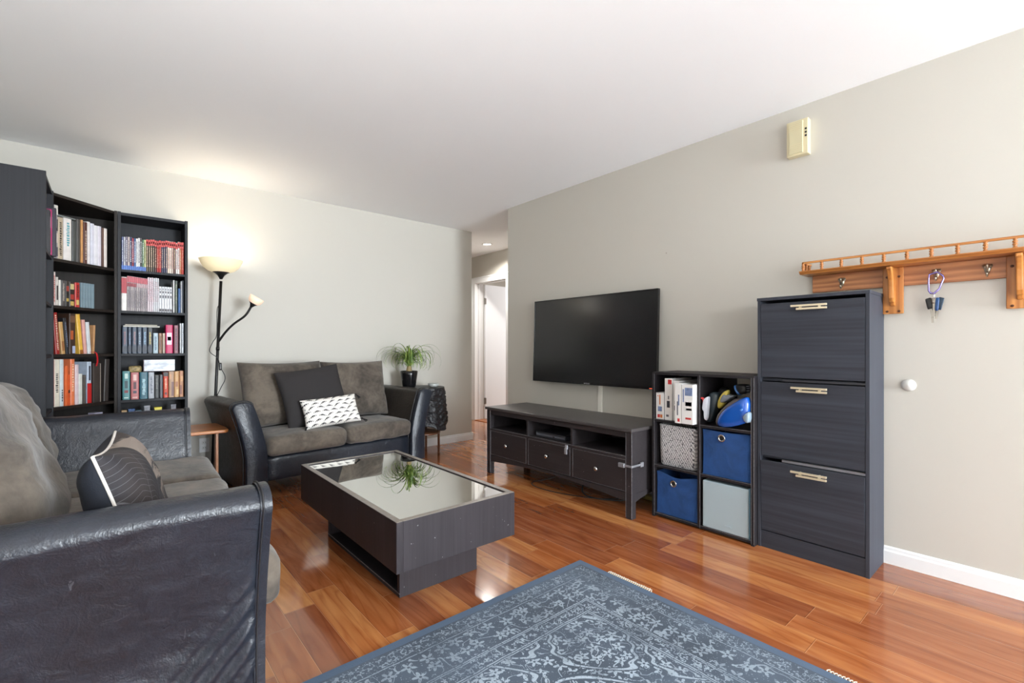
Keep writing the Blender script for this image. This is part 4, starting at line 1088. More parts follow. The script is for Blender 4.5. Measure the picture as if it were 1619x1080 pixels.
# ------------------------------------------------------------ bookcases
SHZ = [.08, .40, .712, 1.036, 1.335, 1.622]
def bookcase(name, label, loc, rotz, W, D, H, shz, mat, top_open=False):
    t = thing(name, label, 'bookcase', loc, rotz)
    for x0 in (0, W-.018): MB().box(x0, x0+.018, 0, D, 0, H).build('side_panel', mat, t, bevel=.001)
    MB().box(.018, W-.018, .004, D-.008, H-.024, H-.004).build('top_panel', mat, t)
    MB().box(.018, W-.018, D-.008, D-.002, .05, H-.024).build('back_panel', mat, t)
    MB().box(.018, W-.018, .02, .034, 0, .062).build('plinth', mat, t)
    for z in shz:
        MB().box(.018, W-.018, .006, D-.008, z-.018, z).build('shelf', mat, t, bevel=.001)
    m = MB()
    for x0 in (.0175, W-.0185):
        for y_ in (.05, D-.06):
            for k in range(46): m.box(x0, x0+.001, y_-.0022, y_+.0022, .20+k*.038, .2044+k*.038)
    m.build('peg_holes', plain('peg_hole', (120, 112, 104), .6), t)
    return t
BX0, BY0 = .036, 4.226
bookcase('bookcase', 'narrow black-brown bookcase against the back wall, its right side next to the lamp', (BX0, BY0, 0), 0, .401, .272, 2.02, SHZ, M_bk)
bookcase('bookcase', 'tall black-brown bookcase along the left wall, showing its plain side panel', (-.262, 3.515, 0), R_(90), .437, .285, 2.02, SHZ, M_bk)
cb = thing('corner_bookcase', 'angled black-brown corner bookcase joining the two straight bookcases', 'bookcase', (0, 0, 0))
A = (.020, 4.236); E1 = (-.262, 3.966)
pent = [A, (.020, 4.492), (-.545, 4.492), (-.545, 3.966), E1]
for z in SHZ: MB().prism(pent, z-.018, z).build('shelf', M_corner, cb, bevel=.001)
MB().prism(pent, 2.0, 2.018).build('top_panel', M_corner, cb, bevel=.001)
MB().prism([(.018, 4.224), (.035, 4.224), (.035, 4.495), (.018, 4.495)], 0, 2.02).build('side_panel', M_corner, cb, bevel=.001)
MB().prism([(-.262, 3.953), (-.262, 3.970), (-.547, 3.970), (-.547, 3.953)], 0, 2.02).build('side_panel', M_corner, cb, bevel=.001)
MB().box(-.547, .018, 4.492, 4.497, .05, 2.0).build('back_panel', M_corner, cb)
MB().box(-.5485, -.5455, 3.97, 4.492, .05, 2.0).build('back_panel', M_corner, cb)
m = MB()
for y_ in (4.28, 4.43):
    for k in range(46): m.box(.0172, .0182, y_-.0024, y_+.0024, .20+k*.038, .2046+k*.038)
m.build('peg_holes', plain('peg_hole', (120, 112, 104), .6), cb)

ORD = ['first', 'second', 'third', 'fourth', 'fifth', 'sixth', 'seventh', 'eighth', 'ninth', 'tenth', 'eleventh', 'twelfth', 'thirteenth', 'fourteenth', 'fifteenth', 'sixteenth', 'seventeenth', 'eighteenth', 'nineteenth', 'twentieth', 'twenty-first', 'twenty-second', 'twenty-third', 'twenty-fourth', 'twenty-fifth', 'twenty-sixth', 'twenty-seventh', 'twenty-eighth', 'twenty-ninth', 'thirtieth']
def cov(rgb): return plain('book_cover', rgb, .42, var=.12, vscale=25)
def book(loc, rz, w, h, dp, rgb, label, group, tilt=0, bands=(), thick=.0016, name='book', cat='book', title=None, rnd_=None):
    t = thing(name, label, cat, loc, 0, group); t.rotation_euler = (0, tilt, rz)
    k = min(thick, w*.25); c = MB(); r = min(.003, w*.3)
    # rounded spine and the two boards
    pr = [(0, r), (w*.12, r*.25), (w*.3, 0), (w*.7, 0), (w*.88, r*.25), (w, r), (w, dp), (w-k, dp), (w-k, r+k), (k, r+k), (k, dp), (0, dp)]
    n = len(pr); vs = [(x, y, 0) for x, y in pr]+[(x, y, h) for x, y in pr]
    fs = [(i, (i+1) % n, n+(i+1) % n, n+i) for i in range(n)]
    quad = [(0, 10, 11), (0, 1, 9, 10), (1, 2, 3, 4, 9), (4, 5, 8, 9), (5, 6, 7, 8)]
    fs += [tuple(q) for q in quad]+[tuple(i+n for i in q)[::-1] for q in quad]
    c.add(vs, fs); cov_ = c.build('cover', cov(rgb), t)
    MB().box(k, w-k, r+k, dp-.003, .003, h-.003).build('pages', M_page, t)
    for (z0, z1, x0, x1, col) in bands:
        MB().box(w*x0, w*x1, -.0006, .001+r*.3, h*z0, h*z1).build('spine_print', plain('spine_print', col, .45), cov_)
    return t
LETTER = lambda col, z0=.35, z1=.8, seed=0: title_marks(col, z0, z1, seed)
def title_marks(col, z0, z1, seed):
    r = random.Random(seed); z = z0; out = []
    while z < z1:
        st_ = .018+r.random()*.03; out.append((z, min(z+st_, z1), .30+r.random()*.1, .62+r.random()*.12, col)); z += st_+.012+r.random()*.01
    return out
def row(case, shelf, frame, a0, a1, width, z, entries, dp=.16, grp=None, jit=.004):
    """entries: (px_a, px_b, height, rgb, words, opts) in the photo's order left to right"""
    (ox, oy), rz = frame
    sc_ = width/(a1-a0)
    for i, e_ in enumerate(entries):
        a, b, h, rgb, words = e_[:5]; o = e_[5] if len(e_) > 5 else {}
        x = (a-a0)*sc_; w = max(.004, (b-a)*sc_-.0006); fwd = o.get('y', rnd.random()*jit)
        tilt = o.get('tilt', 0)
        lx, ly = x+ox*0, fwd
        c_, s_ = math.cos(rz), math.sin(rz)
        wx, wy = ox+lx*c_-ly*s_, oy+lx*s_+ly*c_
        zz_ = z+.0006+(w*math.sin(tilt) if tilt > 0 else 0)
        lab = f"{words}, {ORD[i]} from left, {shelf} shelf, {case}"
        book((wx, wy, zz_), rz, w, h, min(o.get('dp', dp), .2), rgb, lab, f"books on the {shelf} shelf of the {case}", tilt, o.get('bands', ()), name=o.get('name', 'book'), cat=o.get('cat', 'book'))
BF = ((BX0+.0195, BY0+.018), 0)
WI = .362
RCASE = 'back-wall bookcase'; CCASE = 'corner bookcase'
W_ = (232, 228, 224)
# --- back bookcase, top shelf: thin comics, first ten with a blue foot band
ents = []; x = 937
cols = [((86, 96, 140), 'blue grey comic'), ((196, 196, 204), 'pale grey comic'), ((120, 110, 130), 'mauve comic'), ((206, 190, 186), 'cream comic'), ((58, 66, 104), 'navy comic'), ((150, 46, 64), 'crimson comic'), ((68, 100, 150), 'blue comic'), ((236, 234, 232), 'white comic'), ((226, 226, 226), 'plain white comic'), ((66, 62, 64), 'charcoal comic'), ((96, 130, 96), 'green comic'), ((206, 206, 150), 'pale yellow comic')]
for c_, wd in cols:
    w = 15.6; ents.append((x, x+w, .222+rnd.random()*.012, c_, wd+' with blue foot band', {'bands': [(0, .13, .02, .98, (66, 110, 190))]+title_marks((230, 230, 230) if sum(c_) < 450 else (60, 60, 90), .25, .9, int(x))})); x += w
tops = [((96, 84, 70), 'brown'), ((80, 74, 62), 'olive brown'), ((104, 92, 80), 'taupe'), ((70, 60, 54), 'dark brown'), ((84, 40, 40), 'maroon'), ((178, 36, 36), 'red'), ((190, 44, 40), 'bright red'), ((60, 56, 84), 'dark violet'), ((60, 62, 92), 'indigo'), ((70, 66, 90), 'slate violet'), ((226, 208, 190), 'cream'), ((232, 222, 210), 'ivory'), ((200, 182, 170), 'beige'), ((90, 50, 44), 'russet'), ((226, 222, 218), 'off-white'), ((232, 226, 220), 'white'), ((176, 92, 52), 'rust'), ((196, 50, 38), 'scarlet')]
for c_, wd in tops:
    w = 17.0; ents.append((x, x+w-.5, .228+rnd.random()*.012, c_, wd+' comic with red top', {'bands': [(.80, .99, .02, .98, (208, 64, 60)), (.86, .93, .25, .75, (238, 210, 200))]+title_marks((220, 190, 160) if sum(c_) < 400 else (150, 40, 40), .15, .75, int(x))})); x += w
row(RCASE, 'top', BF, 935, 1435, WI, 1.622, ents, .15)
# --- second shelf: long run of thin volumes
ents = []; x = 526
ents.append((526, 560, .235, (226, 220, 216), 'white volume with red upper half', {'bands': [(.52, .98, .02, .98, (176, 40, 52))]})); x = 561
for k in range(11):
    c_ = [(176, 166, 168), (160, 150, 154), (186, 176, 176)][k % 3]
    ents.append((x, x+11.6, .246-.001*k, c_, ['grey', 'darker grey', 'light grey'][k % 3]+' thin comic with crimson cap', {'bands': [(.82, .99, .02, .98, (196, 84, 96)), (.70, .80, .02, .98, (150, 36, 52) if k < 5 else (190, 160, 165))]+title_marks((90, 84, 92), .1, .6, k)})); x += 11.7
for k in range(6):
    ents.append((x, x+12, .246-.002*(k % 2), (222, 208, 214) if k < 3 else (214, 214, 218), ('pinkish' if k < 3 else 'pale grey')+' thin comic', {'bands': title_marks((170, 120, 130), .3, .9, k+40)})); x += 12.4
for k in range(5):
    ents.append((x, x+17, .186, (226, 226, 230), 'short white volume with black figures', {'bands': [(.03, .13, .1, .9, (60, 52, 60)), (.55, .66, .25, .8, (66, 66, 76)), (.74, .82, .25, .8, (66, 66, 76)), (.86, .93, .3, .7, (110, 110, 118))]})); x += 17.6
ents += [(858, 868, .24, (230, 230, 228), 'slim white book'), (870, 889, .236, (56, 66, 58), 'dark green book', {'bands': title_marks((150, 156, 130), .3, .9, 3)}), (892, 908, .18, (34, 84, 142), 'blue book'), (911, 917, .236, (226, 228, 232), 'very thin white book'), (918, 930, .24, (44, 50, 60), 'dark slate book')]
row(RCASE, 'second', BF, 525, 935, WI, 1.335, ents, .15)
# --- third shelf
ents = []
for k, (a, b) in enumerate(((531, 564), (567, 588), (591, 622), (625, 653), (656, 687), (690, 721))):
    ents.append((a, b, .186, (60, 72, 90) if k < 5 else (50, 54, 60), ['slate blue volume with dark red emblem', 'narrow slate blue volume', 'slate volume with grey emblem', 'slate blue volume with pale lettering', 'slate blue volume with light blue lettering', 'charcoal volume with gold lettering'][k],
        {'bands': [(.05, .28, .06, .94, (44, 50, 66))]+title_marks([(130, 80, 90), (120, 140, 170), (150, 110, 115), (150, 170, 190), (130, 170, 200), (200, 180, 96)][k], .35, .82, k+9)}))
ents += [(726, 758, .146, (176, 196, 206), 'pale blue paperback', {'bands': title_marks((60, 90, 120), .15, .85, 2)}), (762, 784, .146, (150, 110, 84), 'brown paperback', {'bands': title_marks((90, 40, 30), .15, .85, 4)}), (786, 805, .146, (176, 158, 140), 'tan paperback'),
    (808, 857, .208, (196, 30, 92), 'thick magenta book with white panel', {'bands': [(.30, .72, .15, .85, (240, 214, 226)), (.45, .58, .25, .75, (170, 60, 130))]}), (864, 894, .206, (138, 84, 96), 'dusty rose book', {'bands': title_marks((60, 50, 60), .1, .9, 6)}), (904, 913, .222, (220, 222, 226), 'thin white booklet'), (916, 930, .222, (214, 218, 224), 'pale grey book', {'bands': title_marks((90, 100, 120), .2, .9, 8)})]
row(RCASE, 'third', BF, 525, 935, WI, 1.036, ents, .15)
# two flat books lying on the slate volumes
for k, (dz, c_, lab, w) in enumerate(((.1885, (222, 222, 222), 'flat white book lying directly on the slate blue volumes, third shelf', .205), (.1985, (48, 44, 44), 'flat dark book lying topmost over the slate blue volumes, third shelf', .185))):
    b = thing('book', lab, 'book', (BX0+.030+k*.008, BY0+.035, 1.036+dz), 0, 'flat books on the third shelf')
    MB().box(0, w, 0, .14, 0, .0085).build('cover', cov(c_), b, bevel=.001); MB().box(.004, w-.003, -.0004, .138, .002, .0065).build('pages', M_page, b)
# --- fourth shelf
ents = [(533, 580, .200, (72, 130, 132), 'teal hardback with round emblem', {'bands': [(.74, .92, .3, .7, (190, 214, 206)), (.40, .66, .3, .7, (36, 66, 72)), (.24, .33, .25, .75, (120, 40, 44)), (.05, .09, .2, .8, (190, 214, 206))]}),
    (585, 636, .190, (186, 108, 108), 'rose pink hardback with dark emblem', {'bands': [(.70, .92, .3, .7, (226, 190, 180)), (.38, .64, .32, .68, (84, 50, 56)), (.22, .32, .28, .72, (60, 50, 66)), (.05, .09, .2, .8, (226, 190, 180))]}),
    (641, 693, .190, (44, 96, 112), 'dark teal hardback with long white title', {'bands': title_marks((170, 206, 214), .15, .75, 3)}), (697, 735, .188, (168, 172, 180), 'silver grey hardback', {'bands': title_marks((90, 94, 110), .2, .85, 5)}),
    (737, 768, .166, (50, 50, 52), 'black hardback', {'bands': title_marks((110, 110, 104), .4, .85, 7)}), (771, 793, .168, (84, 84, 90), 'grey paperback'), (796, 829, .186, (196, 62, 34), 'red-orange book with black cap', {'bands': [(.84, .995, .02, .98, (40, 36, 36)), (.12, .2, .3, .7, (60, 30, 30))]+title_marks((236, 190, 150), .35, .75, 9)}),
    (832, 870, .190, (178, 140, 110), 'tan and brown mottled book', {'bands': [(.05, .6, .5, .95, (120, 84, 80)), (.7, .9, .1, .5, (200, 150, 110))]}), (871, 903, .190, (206, 158, 104), 'golden tan book', {'bands': [(.4, .6, .2, .8, (170, 110, 70)), (.1, .3, .5, .9, (224, 190, 130))]}), (905, 934, .192, (184, 126, 88), 'terracotta tan book', {'bands': [(.1, .45, .1, .6, (130, 76, 60)), (.6, .8, .3, .9, (214, 160, 110))]})]
row(RCASE, 'fourth', BF, 525, 940, WI, .712, ents, .15)
pc = thing('picture_card', 'silvery white framed card standing on the books of the fourth shelf', 'picture', (BX0+.145, BY0+.10, .712+.19), 0)
pcm = NT('cloudy_print'); pcm.put(pcm.b.inputs['Base Color'], pcm.ramp(pcm.noise(pcm.coord(scale=(1, 1, 2.5)), 12, 4), [(.38, srgb(150, 156, 170)), (.6, srgb(232, 234, 240))])); pcm.set(Roughness=.2)
MB().box(0, .185, 0, .03, .002, .088).build('frame', plain('plum_frame', (86, 50, 70), .4), pc)
MB().box(.004, .185, -.001, 0, .004, .086).build('print', pcm.m, pc)
tag(MB().rbox(.072, .06, .045, .012, (BX0+.095, BY0+.06, .712+.213), n=5, wr=.004, seed=3).build('trinket', plain('crumpled_gold', (150, 130, 84), .5, var=.6, vscale=70), smooth=True), 'small dark and gold trinket lying on the rose pink hardback, fourth shelf', 'trinket')
# small boxes on the fifth shelf (only their tops show over the sofa arm)
for nm, lab, x_, w, h, c_ in (('small_box', 'tiny beige box at the left end of the fifth shelf, back-wall bookcase', .022, .028, .262, (190, 160, 120)), ('small_box', 'small blue box, second item on the fifth shelf of the back-wall bookcase', .058, .036, .268, (64, 96, 146)), ('small_box', 'silver grey cube box on the fifth shelf, tallest item there', .145, .034, .285, (140, 142, 150)), ('small_box', 'low teal grey box on the fifth shelf before the silver cube', .10, .03, .255, (84, 110, 124)), ('small_box', 'bright yellow box on the fifth shelf of the back-wall bookcase', .205, .042, .268, (214, 200, 66)), ('small_box', 'dark glass cube on the fifth shelf, rightmost item', .30, .032, .283, (96, 96, 104))):
    t = thing(nm, lab, 'box', (BX0+x_, BY0+.03, .4006), 0, 'small items on the fifth shelf')
    h_ = h-.03
    MB().box(0, w, 0, .05, 0, h_).build('body', plain('small_box_'+str(c_[0]), c_, .45, var=.3, vscale=60), t, bevel=.002)
    MB().box(-.001, w+.001, -.001, .051, h_-.004, h_+.006).build('lid', plain('small_lid_'+str(c_[0]), tuple(min(255, int(v*1.12)) for v in c_), .45), t, bevel=.001)

# --- corner bookcase rows along its diagonal front
dx_, dy_ = A[0]-E1[0], A[1]-E1[1]; ang = math.atan2(dy_, dx_); LD = math.hypot(dx_, dy_)
nx_, ny_ = math.cos(ang), math.sin(ang)
CF = ((E1[0]+.012*nx_-.02*ny_, E1[1]+.012*ny_+.02*nx_), ang)
CW = LD-.024
ents = [(500, 536, .262, (186, 170, 146), 'tan book with dark lettering', {'bands': title_marks((60, 50, 44), .1, .9, 1)}), (543, 597, .268, (226, 220, 216), 'thick white book with teal lettering', {'bands': title_marks((90, 160, 170), .35, .9, 2)}), (601, 630, .262, (76, 78, 76), 'dark olive grey book'),
    (632, 657, .280, (78, 74, 72), 'grey brown folder'), (660, 674, .282, (206, 150, 96), 'orange tan book'), (676, 703, .272, (84, 44, 36), 'dark maroon book', {'bands': title_marks((200, 180, 160), .1, .8, 6)}), (706, 730, .282, (226, 220, 218), 'white ring-bound pad'), (731, 756, .276, (214, 214, 226), 'lavender white pad'), (757, 790, .270, (228, 226, 232), 'bright white pad'), (791, 818, .272, (218, 212, 222), 'pale lilac white pad'), (820, 832, .266, (110, 84, 74), 'brown notebook'), (834, 858, .266, (230, 220, 214), 'cream white book')]
ents = [(470, 496, .33, (150, 146, 150), 'tallest book, spotted black and white', {'bands': [(.82, .99, .05, .95, (210, 206, 196)), (.52, .74, .05, .95, (40, 40, 50)), (.30, .48, .1, .9, (200, 190, 180)), (.05, .22, .05, .95, (60, 60, 76))]})]+ents
row(CCASE, 'top', CF, 462, 876, CW, 1.622, ents, .17, jit=.01)
ents = [(123, 139, .205, (226, 212, 206), 'white book with red lettering', {'bands': title_marks((170, 60, 50), .1, .9, 1)}), (141, 154, .176, (206, 198, 190), 'cream book with black band', {'bands': [(.2, .7, .2, .8, (50, 44, 44))]}), (157, 167, .160, (232, 228, 220), 'thin white book'), (170, 192, .160, (84, 80, 78), 'grey paperback with dark title', {'bands': title_marks((190, 180, 170), .2, .9, 3)}), (194, 216, .160, (48, 42, 38), 'black paperback with gold blocks', {'bands': [(.6, .8, .15, .85, (150, 60, 50)), (.2, .32, .2, .8, (190, 160, 80))]}), (219, 250, .158, (52, 42, 38), 'black paperback with cream blocks', {'bands': [(.70, .92, .15, .85, (200, 180, 130)), (.3, .5, .15, .85, (170, 60, 50)), (.05, .22, .15, .85, (190, 160, 90))]}), (253, 281, .158, (186, 50, 46), 'red paperback', {'bands': [(.1, .3, .2, .8, (206, 180, 110))]+title_marks((60, 30, 30), .4, .9, 4)})]
x = 286
for k in range(5): ents.append((x, x+17.2, .162, (118, 138, 148), 'matching blue grey slim volume', {'y': .001})); x += 17.6
row(CCASE, 'second', CF, 120, 478, CW, 1.335, ents, .13)
ents = [(140, 164, .256, (150, 36, 32), 'red leaning book with gold lettering', {'tilt': R_(-4), 'bands': title_marks((220, 190, 170), .1, .95, 1)}), (172, 194, .200, (190, 150, 96), 'tan leaning book', {'tilt': R_(-5), 'bands': [(.1, .4, .2, .8, (150, 100, 60))]}), (198, 216, .226, (38, 38, 42), 'black leaning book', {'tilt': R_(-5), 'bands': title_marks((120, 130, 150), .2, .9, 3)}),
    (219, 256, .256, (66, 46, 36), 'thick dark brown book with orange flower', {'bands': [(.36, .58, .15, .6, (180, 90, 50)), (.02, .20, .45, .92, (170, 180, 210)), (.78, .95, .1, .9, (110, 80, 60))]}), (280, 304, .256, (226, 178, 70), 'yellow leaning book', {'tilt': R_(-5), 'bands': [(.0, .1, .1, .9, (150, 90, 40))]}), (309, 328, .222, (214, 160, 150), 'pink leaning book', {'tilt': R_(-4)}), (334, 356, .208, (206, 210, 212), 'pale grey leaning book', {'tilt': R_(-4)}), (362, 375, .190, (190, 144, 100), 'thin tan book', {'tilt': R_(2)})]
row(CCASE, 'third', CF, 120, 478, CW, 1.036, ents, .15)
ents = [(133, 170, .292, (222, 214, 198), 'thick cream book with red edge', {'bands': [(.02, .98, .0, .06, (170, 30, 50))]+title_marks((90, 84, 80), .3, .7, 1)}), (171, 192, .292, (204, 214, 216), 'pale blue white book', {'bands': title_marks((60, 60, 70), .1, .35, 2)}), (195, 211, .250, (222, 106, 56), 'orange book'), (212, 224, .196, (214, 88, 40), 'short deep orange book', {'bands': [(.4, .5, .1, .9, (70, 40, 30))]}), (227, 252, .292, (226, 124, 80), 'tall coral orange book', {'bands': title_marks((240, 200, 170), .3, .9, 4)}), (255, 277, .256, (216, 196, 200), 'pinkish white book'), (280, 303, .196, (206, 208, 200), 'short pale green white book'), (306, 322, .186, (86, 78, 72), 'short brown grey book'), (331, 358, .272, (178, 190, 206), 'pale blue and red book', {'bands': [(.0, .48, .02, .98, (186, 34, 34)), (.55, .9, .35, .7, (50, 50, 60))]}), (366, 416, .262, (62, 54, 50), 'thick dark folder with rounded corner'), (418, 424, .258, (222, 208, 190), 'cream edged notebook'), (440, 472, .286, (58, 52, 50), 'black portfolio leaning at the right end', {'tilt': R_(2)})]
row(CCASE, 'fourth', CF, 122, 480, CW, .712, ents, .16, jit=.01)
# red ribbon hanging over the third shelf
def cpt(px, a0, a1, z, out=.0):
    d = (px-a0)/(a1-a0)*CW
    return (CF[0][0]+d*nx_+(out+.02)*ny_, CF[0][1]+d*ny_-(out+.02)*nx_, z)
g = MB(); P = [cpt(340, 120, 478, 1.046, -.02), cpt(352, 120, 478, 1.050, -.004), cpt(364, 120, 478, 1.036, .004), cpt(368, 120, 478, .99, .006), cpt(362, 120, 478, .955, .004)]
for p in bez(P, 24): g.v += [(p.x-.005*nx_, p.y-.005*ny_, p.z), (p.x+.005*nx_, p.y+.005*ny_, p.z)]
for k in range(24): g.f.append((2*k, 2*k+1, 2*k+3, 2*k+2))
rb_ = g.build('ribbon', plain('red_ribbon', (186, 26, 34), .5)); md = rb_.modifiers.new('s', 'SOLIDIFY'); md.thickness = .001
tag(rb_, 'red ribbon hanging over the edge of the third shelf in the corner bookcase', 'ribbon')
# flat grey book lying across the first books on the top shelf
b = thing('book', 'thin grey book lying flat across the upright books on the top corner shelf', 'book', cpt(500, 462, 876, 1.622+.270, -.03), ang)
MB().box(0, .11, .0, .15, 0, .009).build('cover', cov((120, 124, 122)), b, bevel=.001); MB().box(.003, .112, .002, .148, .002, .007).build('pages', M_page, b)
# small things on the fifth corner shelf
for lab, a, w, h, c_ in (('small cream and lime tub at the left end of the fifth corner shelf', 124, .03, .262, (206, 200, 140)), ('small dark grey packet on the fifth corner shelf beside the tub', 165, .04, .25, (70, 66, 80)), ('purple box on the fifth corner shelf', 215, .045, .272, (96, 60, 110)), ('low black case in the middle of the fifth corner shelf', 268, .085, .262, (30, 28, 30)), ('small white bottle on the fifth corner shelf', 360, .018, .262, (222, 222, 226)), ('pale violet grey carton at the right of the fifth corner shelf', 384, .05, .285, (170, 170, 190))):
    t = thing('small_box', lab, 'box', cpt(a, 120, 478, .4006, -.03), ang, 'small items on the fifth corner shelf')
    MB().box(0, w, 0, .05, 0, h-.05).build('body', plain('corner_item_'+str(c_[0]), c_, .5, var=.2, vscale=60), t, bevel=.002)
    MB().box(-.001, w+.001, -.001, .051, h-.056, h-.044).build('lid', plain('corner_lid_'+str(c_[0]), tuple(min(255, int(v*1.1)+6) for v in c_), .4), t, bevel=.001)
# items in the left bookcase: only slivers show past its side panel
for k, (y_, w, h, c_, lab, f_) in enumerate(((3.905, .03, .29, (40, 32, 48), 'dark violet binder at the far end of the left-wall bookcase, top shelf', -.018), (3.86, .03, .27, (196, 30, 110), 'magenta binder beside the violet one, left-wall bookcase, top shelf', -.002), (3.78, .06, .25, (46, 44, 48), 'black box file in the left-wall bookcase, top shelf', .0))):
    t = thing('binder', lab, 'binder', (-.262-f_-.004, y_, 1.6226), R_(90), 'binders on the top shelf of the left-wall bookcase')
    MB().box(0, w, 0, .2, 0, h).build('cover', plain('binder_'+str(k), c_, .4), t, bevel=.003)
    MB().box(w*.3, w*.7, -.001, .001, h*.6, h*.85).build('label_holder', plain('binder_label', (150, 140, 150), .5), t)

# ------------------------------------------------------------ throw pillows
def tassel(parent, p, mat, s=1.0, ang=0):
    g = MB(); r = random.Random(int(abs(p[0]*1000))+3)
    for k in range(22):
        a = r.random()*6.28; q = .5+r.random()*.6
        d = Vector((math.cos(a)*.012*q, math.sin(a)*.012*q, -.026*s))
        d = Matrix.Rotation(ang, 3, 'Y') @ d
        g.tube([p, Vector(p)+d*.5+Vector((0, 0, .002)), Vector(p)+d], [.0018, .0022, .0016], 5)
    m2 = MB().rbox(.014, .014, .014, .006, p, n=3)
    g.add(m2.v, m2.f)
    return g.build('tassel', mat, parent, smooth=True)
bm_ = plain('black_cotton', (45, 42, 43), .9, bump=.4, bscale=30)
LVR = R_(5.5)
def lv(x, y, z): # loveseat local to world
    return (1.425+x*math.cos(LVR)-y*math.sin(LVR), 3.675+x*math.sin(LVR)+y*math.cos(LVR), z)
p1 = thing('throw_pillow', 'large plain charcoal black pillow tilted on the loveseat', 'pillow', lv(-.12, .19, .467)); p1.rotation_euler = (R_(-20), R_(-7), LVR)
pillow_mb(.51, .475, .13, n=40, pinch=.06, wr=.010, seed=51, power=.42).build('cushion', bm_, p1, smooth=True)
MB().tube(pillow_rim(.508, .473, .06), .0035, 6, closed=True).build('piping', plain('black_piping', (24, 23, 25), .7), p1, smooth=True)
# white lumbar pillow with little black bats
bt_ = NT('bat_print_cotton')
co = bt_.coord()
sp = bt_.node('ShaderNodeSeparateXYZ', {0: co})
S_ = 15.0
gx = bt_.mt('MULTIPLY', sp.outputs[0], S_); gz = bt_.mt('MULTIPLY', sp.outputs[2], S_*2.0)
rz_ = bt_.mt('FLOOR', gz)
gx2 = bt_.mt('ADD', gx, bt_.mt('MULTIPLY', bt_.mt('FRACT', bt_.mt('MULTIPLY', rz_, .5)), 1.0))
ci = bt_.mt('FLOOR', gx2)
wn_ = bt_.node('ShaderNodeTexWhiteNoise', {'Vector': bt_.node('ShaderNodeCombineXYZ', {0: ci, 1: rz_, 2: 0.0}).outputs[0]}, noise_dimensions='3D')
rnd1 = wn_.outputs[0]
u = bt_.mt('ADD', bt_.mt('SUBTRACT', bt_.mt('FRACT', gx2), .5), bt_.mt('MULTIPLY', bt_.mt('SUBTRACT', rnd1, .5), .15))
v_ = bt_.mt('SUBTRACT', bt_.mt('FRACT', gz), .5)
v_ = bt_.mt('SUBTRACT', v_, bt_.mt('MULTIPLY', bt_.mt('MULTIPLY', u, bt_.mt('SUBTRACT', rnd1, .3)), 1.7))
au = bt_.mt('ABSOLUTE', u)
hi = bt_.mt('MULTIPLY_ADD', bt_.mt('POWER', bt_.mt('DIVIDE', au, .42), 1.3), -.34, .30)
lo = bt_.mt('MULTIPLY_ADD', bt_.mt('COSINE', bt_.mt('MULTIPLY', au, 34)), -.13, -.05)
ok = bt_.mt('MULTIPLY', bt_.mt('MULTIPLY', bt_.mt('LESS_THAN', v_, hi), bt_.mt('GREATER_THAN', v_, lo)), bt_.mt('LESS_THAN', au, .41))
bt_.put(bt_.b.inputs['Base Color'], bt_.mix(ok, srgb(236, 232, 226), srgb(44, 44, 48))); bt_.set(Roughness=.85); bt_.bump(bt_.noise(co, 300, 2), .3, .002)
p2 = thing('throw_pillow', 'small white oblong pillow with black bat print and black tassels', 'pillow', lv(-.075, .055, .466)); p2.rotation_euler = (R_(-24), R_(-3), LVR)
pillow_mb(.45, .235, .10, n=34, pinch=.05, wr=.005, seed=71, power=.42).build('cushion', bt_.m, p2, smooth=True)
tm = plain('black_tassel', (20, 20, 22), .85)
for x_, z_, a_ in ((.232, .222, -.6), (.232, .01, -.9), (-.220, .012, .5)): tassel(p2, (x_, -.01, z_+.004), tm, 1.7, a_)
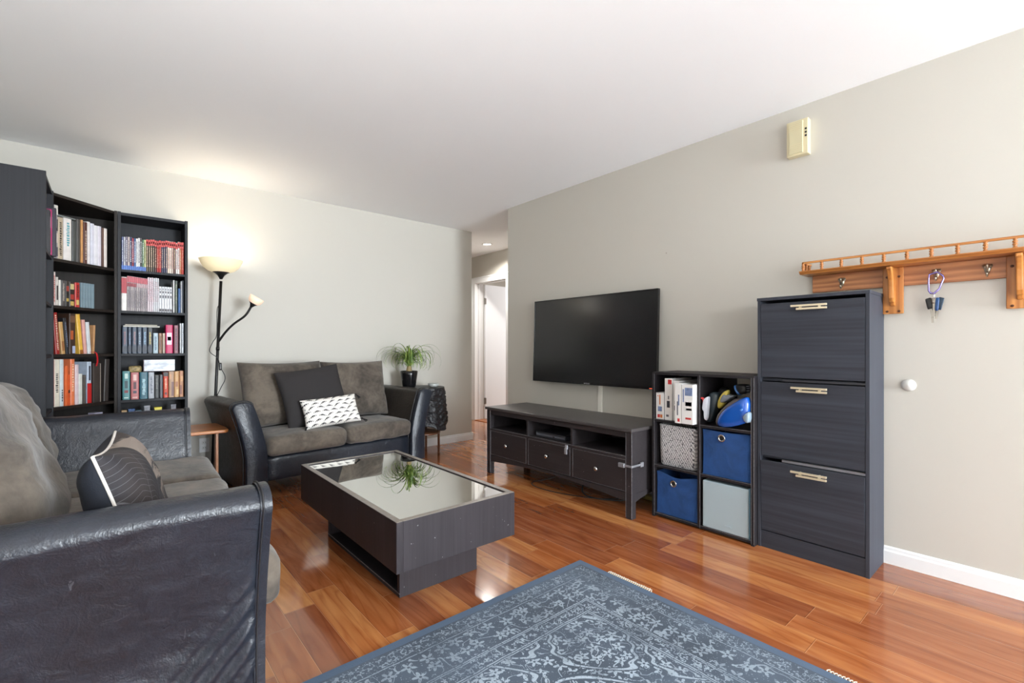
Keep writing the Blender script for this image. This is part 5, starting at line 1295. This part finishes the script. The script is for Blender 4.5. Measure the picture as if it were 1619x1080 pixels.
# black printed pillow on the big sofa, white piping
wp = NT('web_print_fabric'); co = wp.coord()
nz = wp.noise(wp.coord(loc=(.3, 0, .1), rot=(0, .9, 0), scale=(1, 1, 3.2)), 4.0, 6, .68, 1.2)
marble = wp.ramp(nz, [(.47, (0, 0, 0, 1)), (.52, (1, 1, 1, 1))])
sp = wp.node('ShaderNodeSeparateXYZ', {0: co})
vx = wp.mt('SUBTRACT', sp.outputs[0], -.16); vz = wp.mt('SUBTRACT', sp.outputs[2], .16)
rr_ = wp.mt('POWER', wp.mt('ADD', wp.mt('POWER', wp.mt('ABSOLUTE', vx), 2), wp.mt('POWER', wp.mt('ABSOLUTE', vz), 2)), .5)
an = wp.mt('ARCTAN2', vz, vx); spoke = wp.mt('ABSOLUTE', wp.mt('SUBTRACT', wp.mt('FRACT', wp.mt('MULTIPLY', an, 1.27)), .5))
rings = wp.mt('FRACT', wp.mt('MULTIPLY', wp.mt('MULTIPLY_ADD', spoke, -.020, rr_), 62))
web = wp.mt('MAXIMUM', wp.mt('LESS_THAN', rings, .07), wp.mt('LESS_THAN', wp.mt('MULTIPLY', spoke, rr_), .0011))
web = wp.mt('MULTIPLY', web, wp.mt('LESS_THAN', rr_, .21))
front = wp.mt('LESS_THAN', sp.outputs[1], 0.0)
bgc = wp.mix(wp.ramp(wp.noise(co, 3, 3), [(.4, (0, 0, 0, 1)), (.6, (1, 1, 1, 1))]), srgb(34, 36, 44), srgb(64, 56, 54))
cc = wp.mix(wp.mt('MULTIPLY', web, .32), bgc, srgb(150, 150, 156))
cc = wp.mix(wp.mt('MULTIPLY', marble, wp.mt('GREATER_THAN', sp.outputs[0], -.02)), cc, srgb(142, 130, 122))
cc = wp.mix(front, srgb(26, 31, 42), cc)
wp.put(wp.b.inputs['Base Color'], cc); wp.set(Roughness=.8); wp.bump(wp.noise(co, 250, 2), .2, .002)
p3 = thing('throw_pillow', 'black pillow with grey web print and white piping on the large sofa', 'pillow', (.095, 1.690, .466)); p3.rotation_euler = (R_(-17), R_(0), R_(84))
pillow_mb(.42, .365, .15, n=40, pinch=.10, wr=.006, seed=91, power=.45).build('cushion', wp.m, p3, smooth=True)
MB().tube(pillow_rim(.42, .365, .10), .0040, 6, closed=True).build('piping', plain('white_piping', (226, 222, 216), .6), p3, smooth=True)
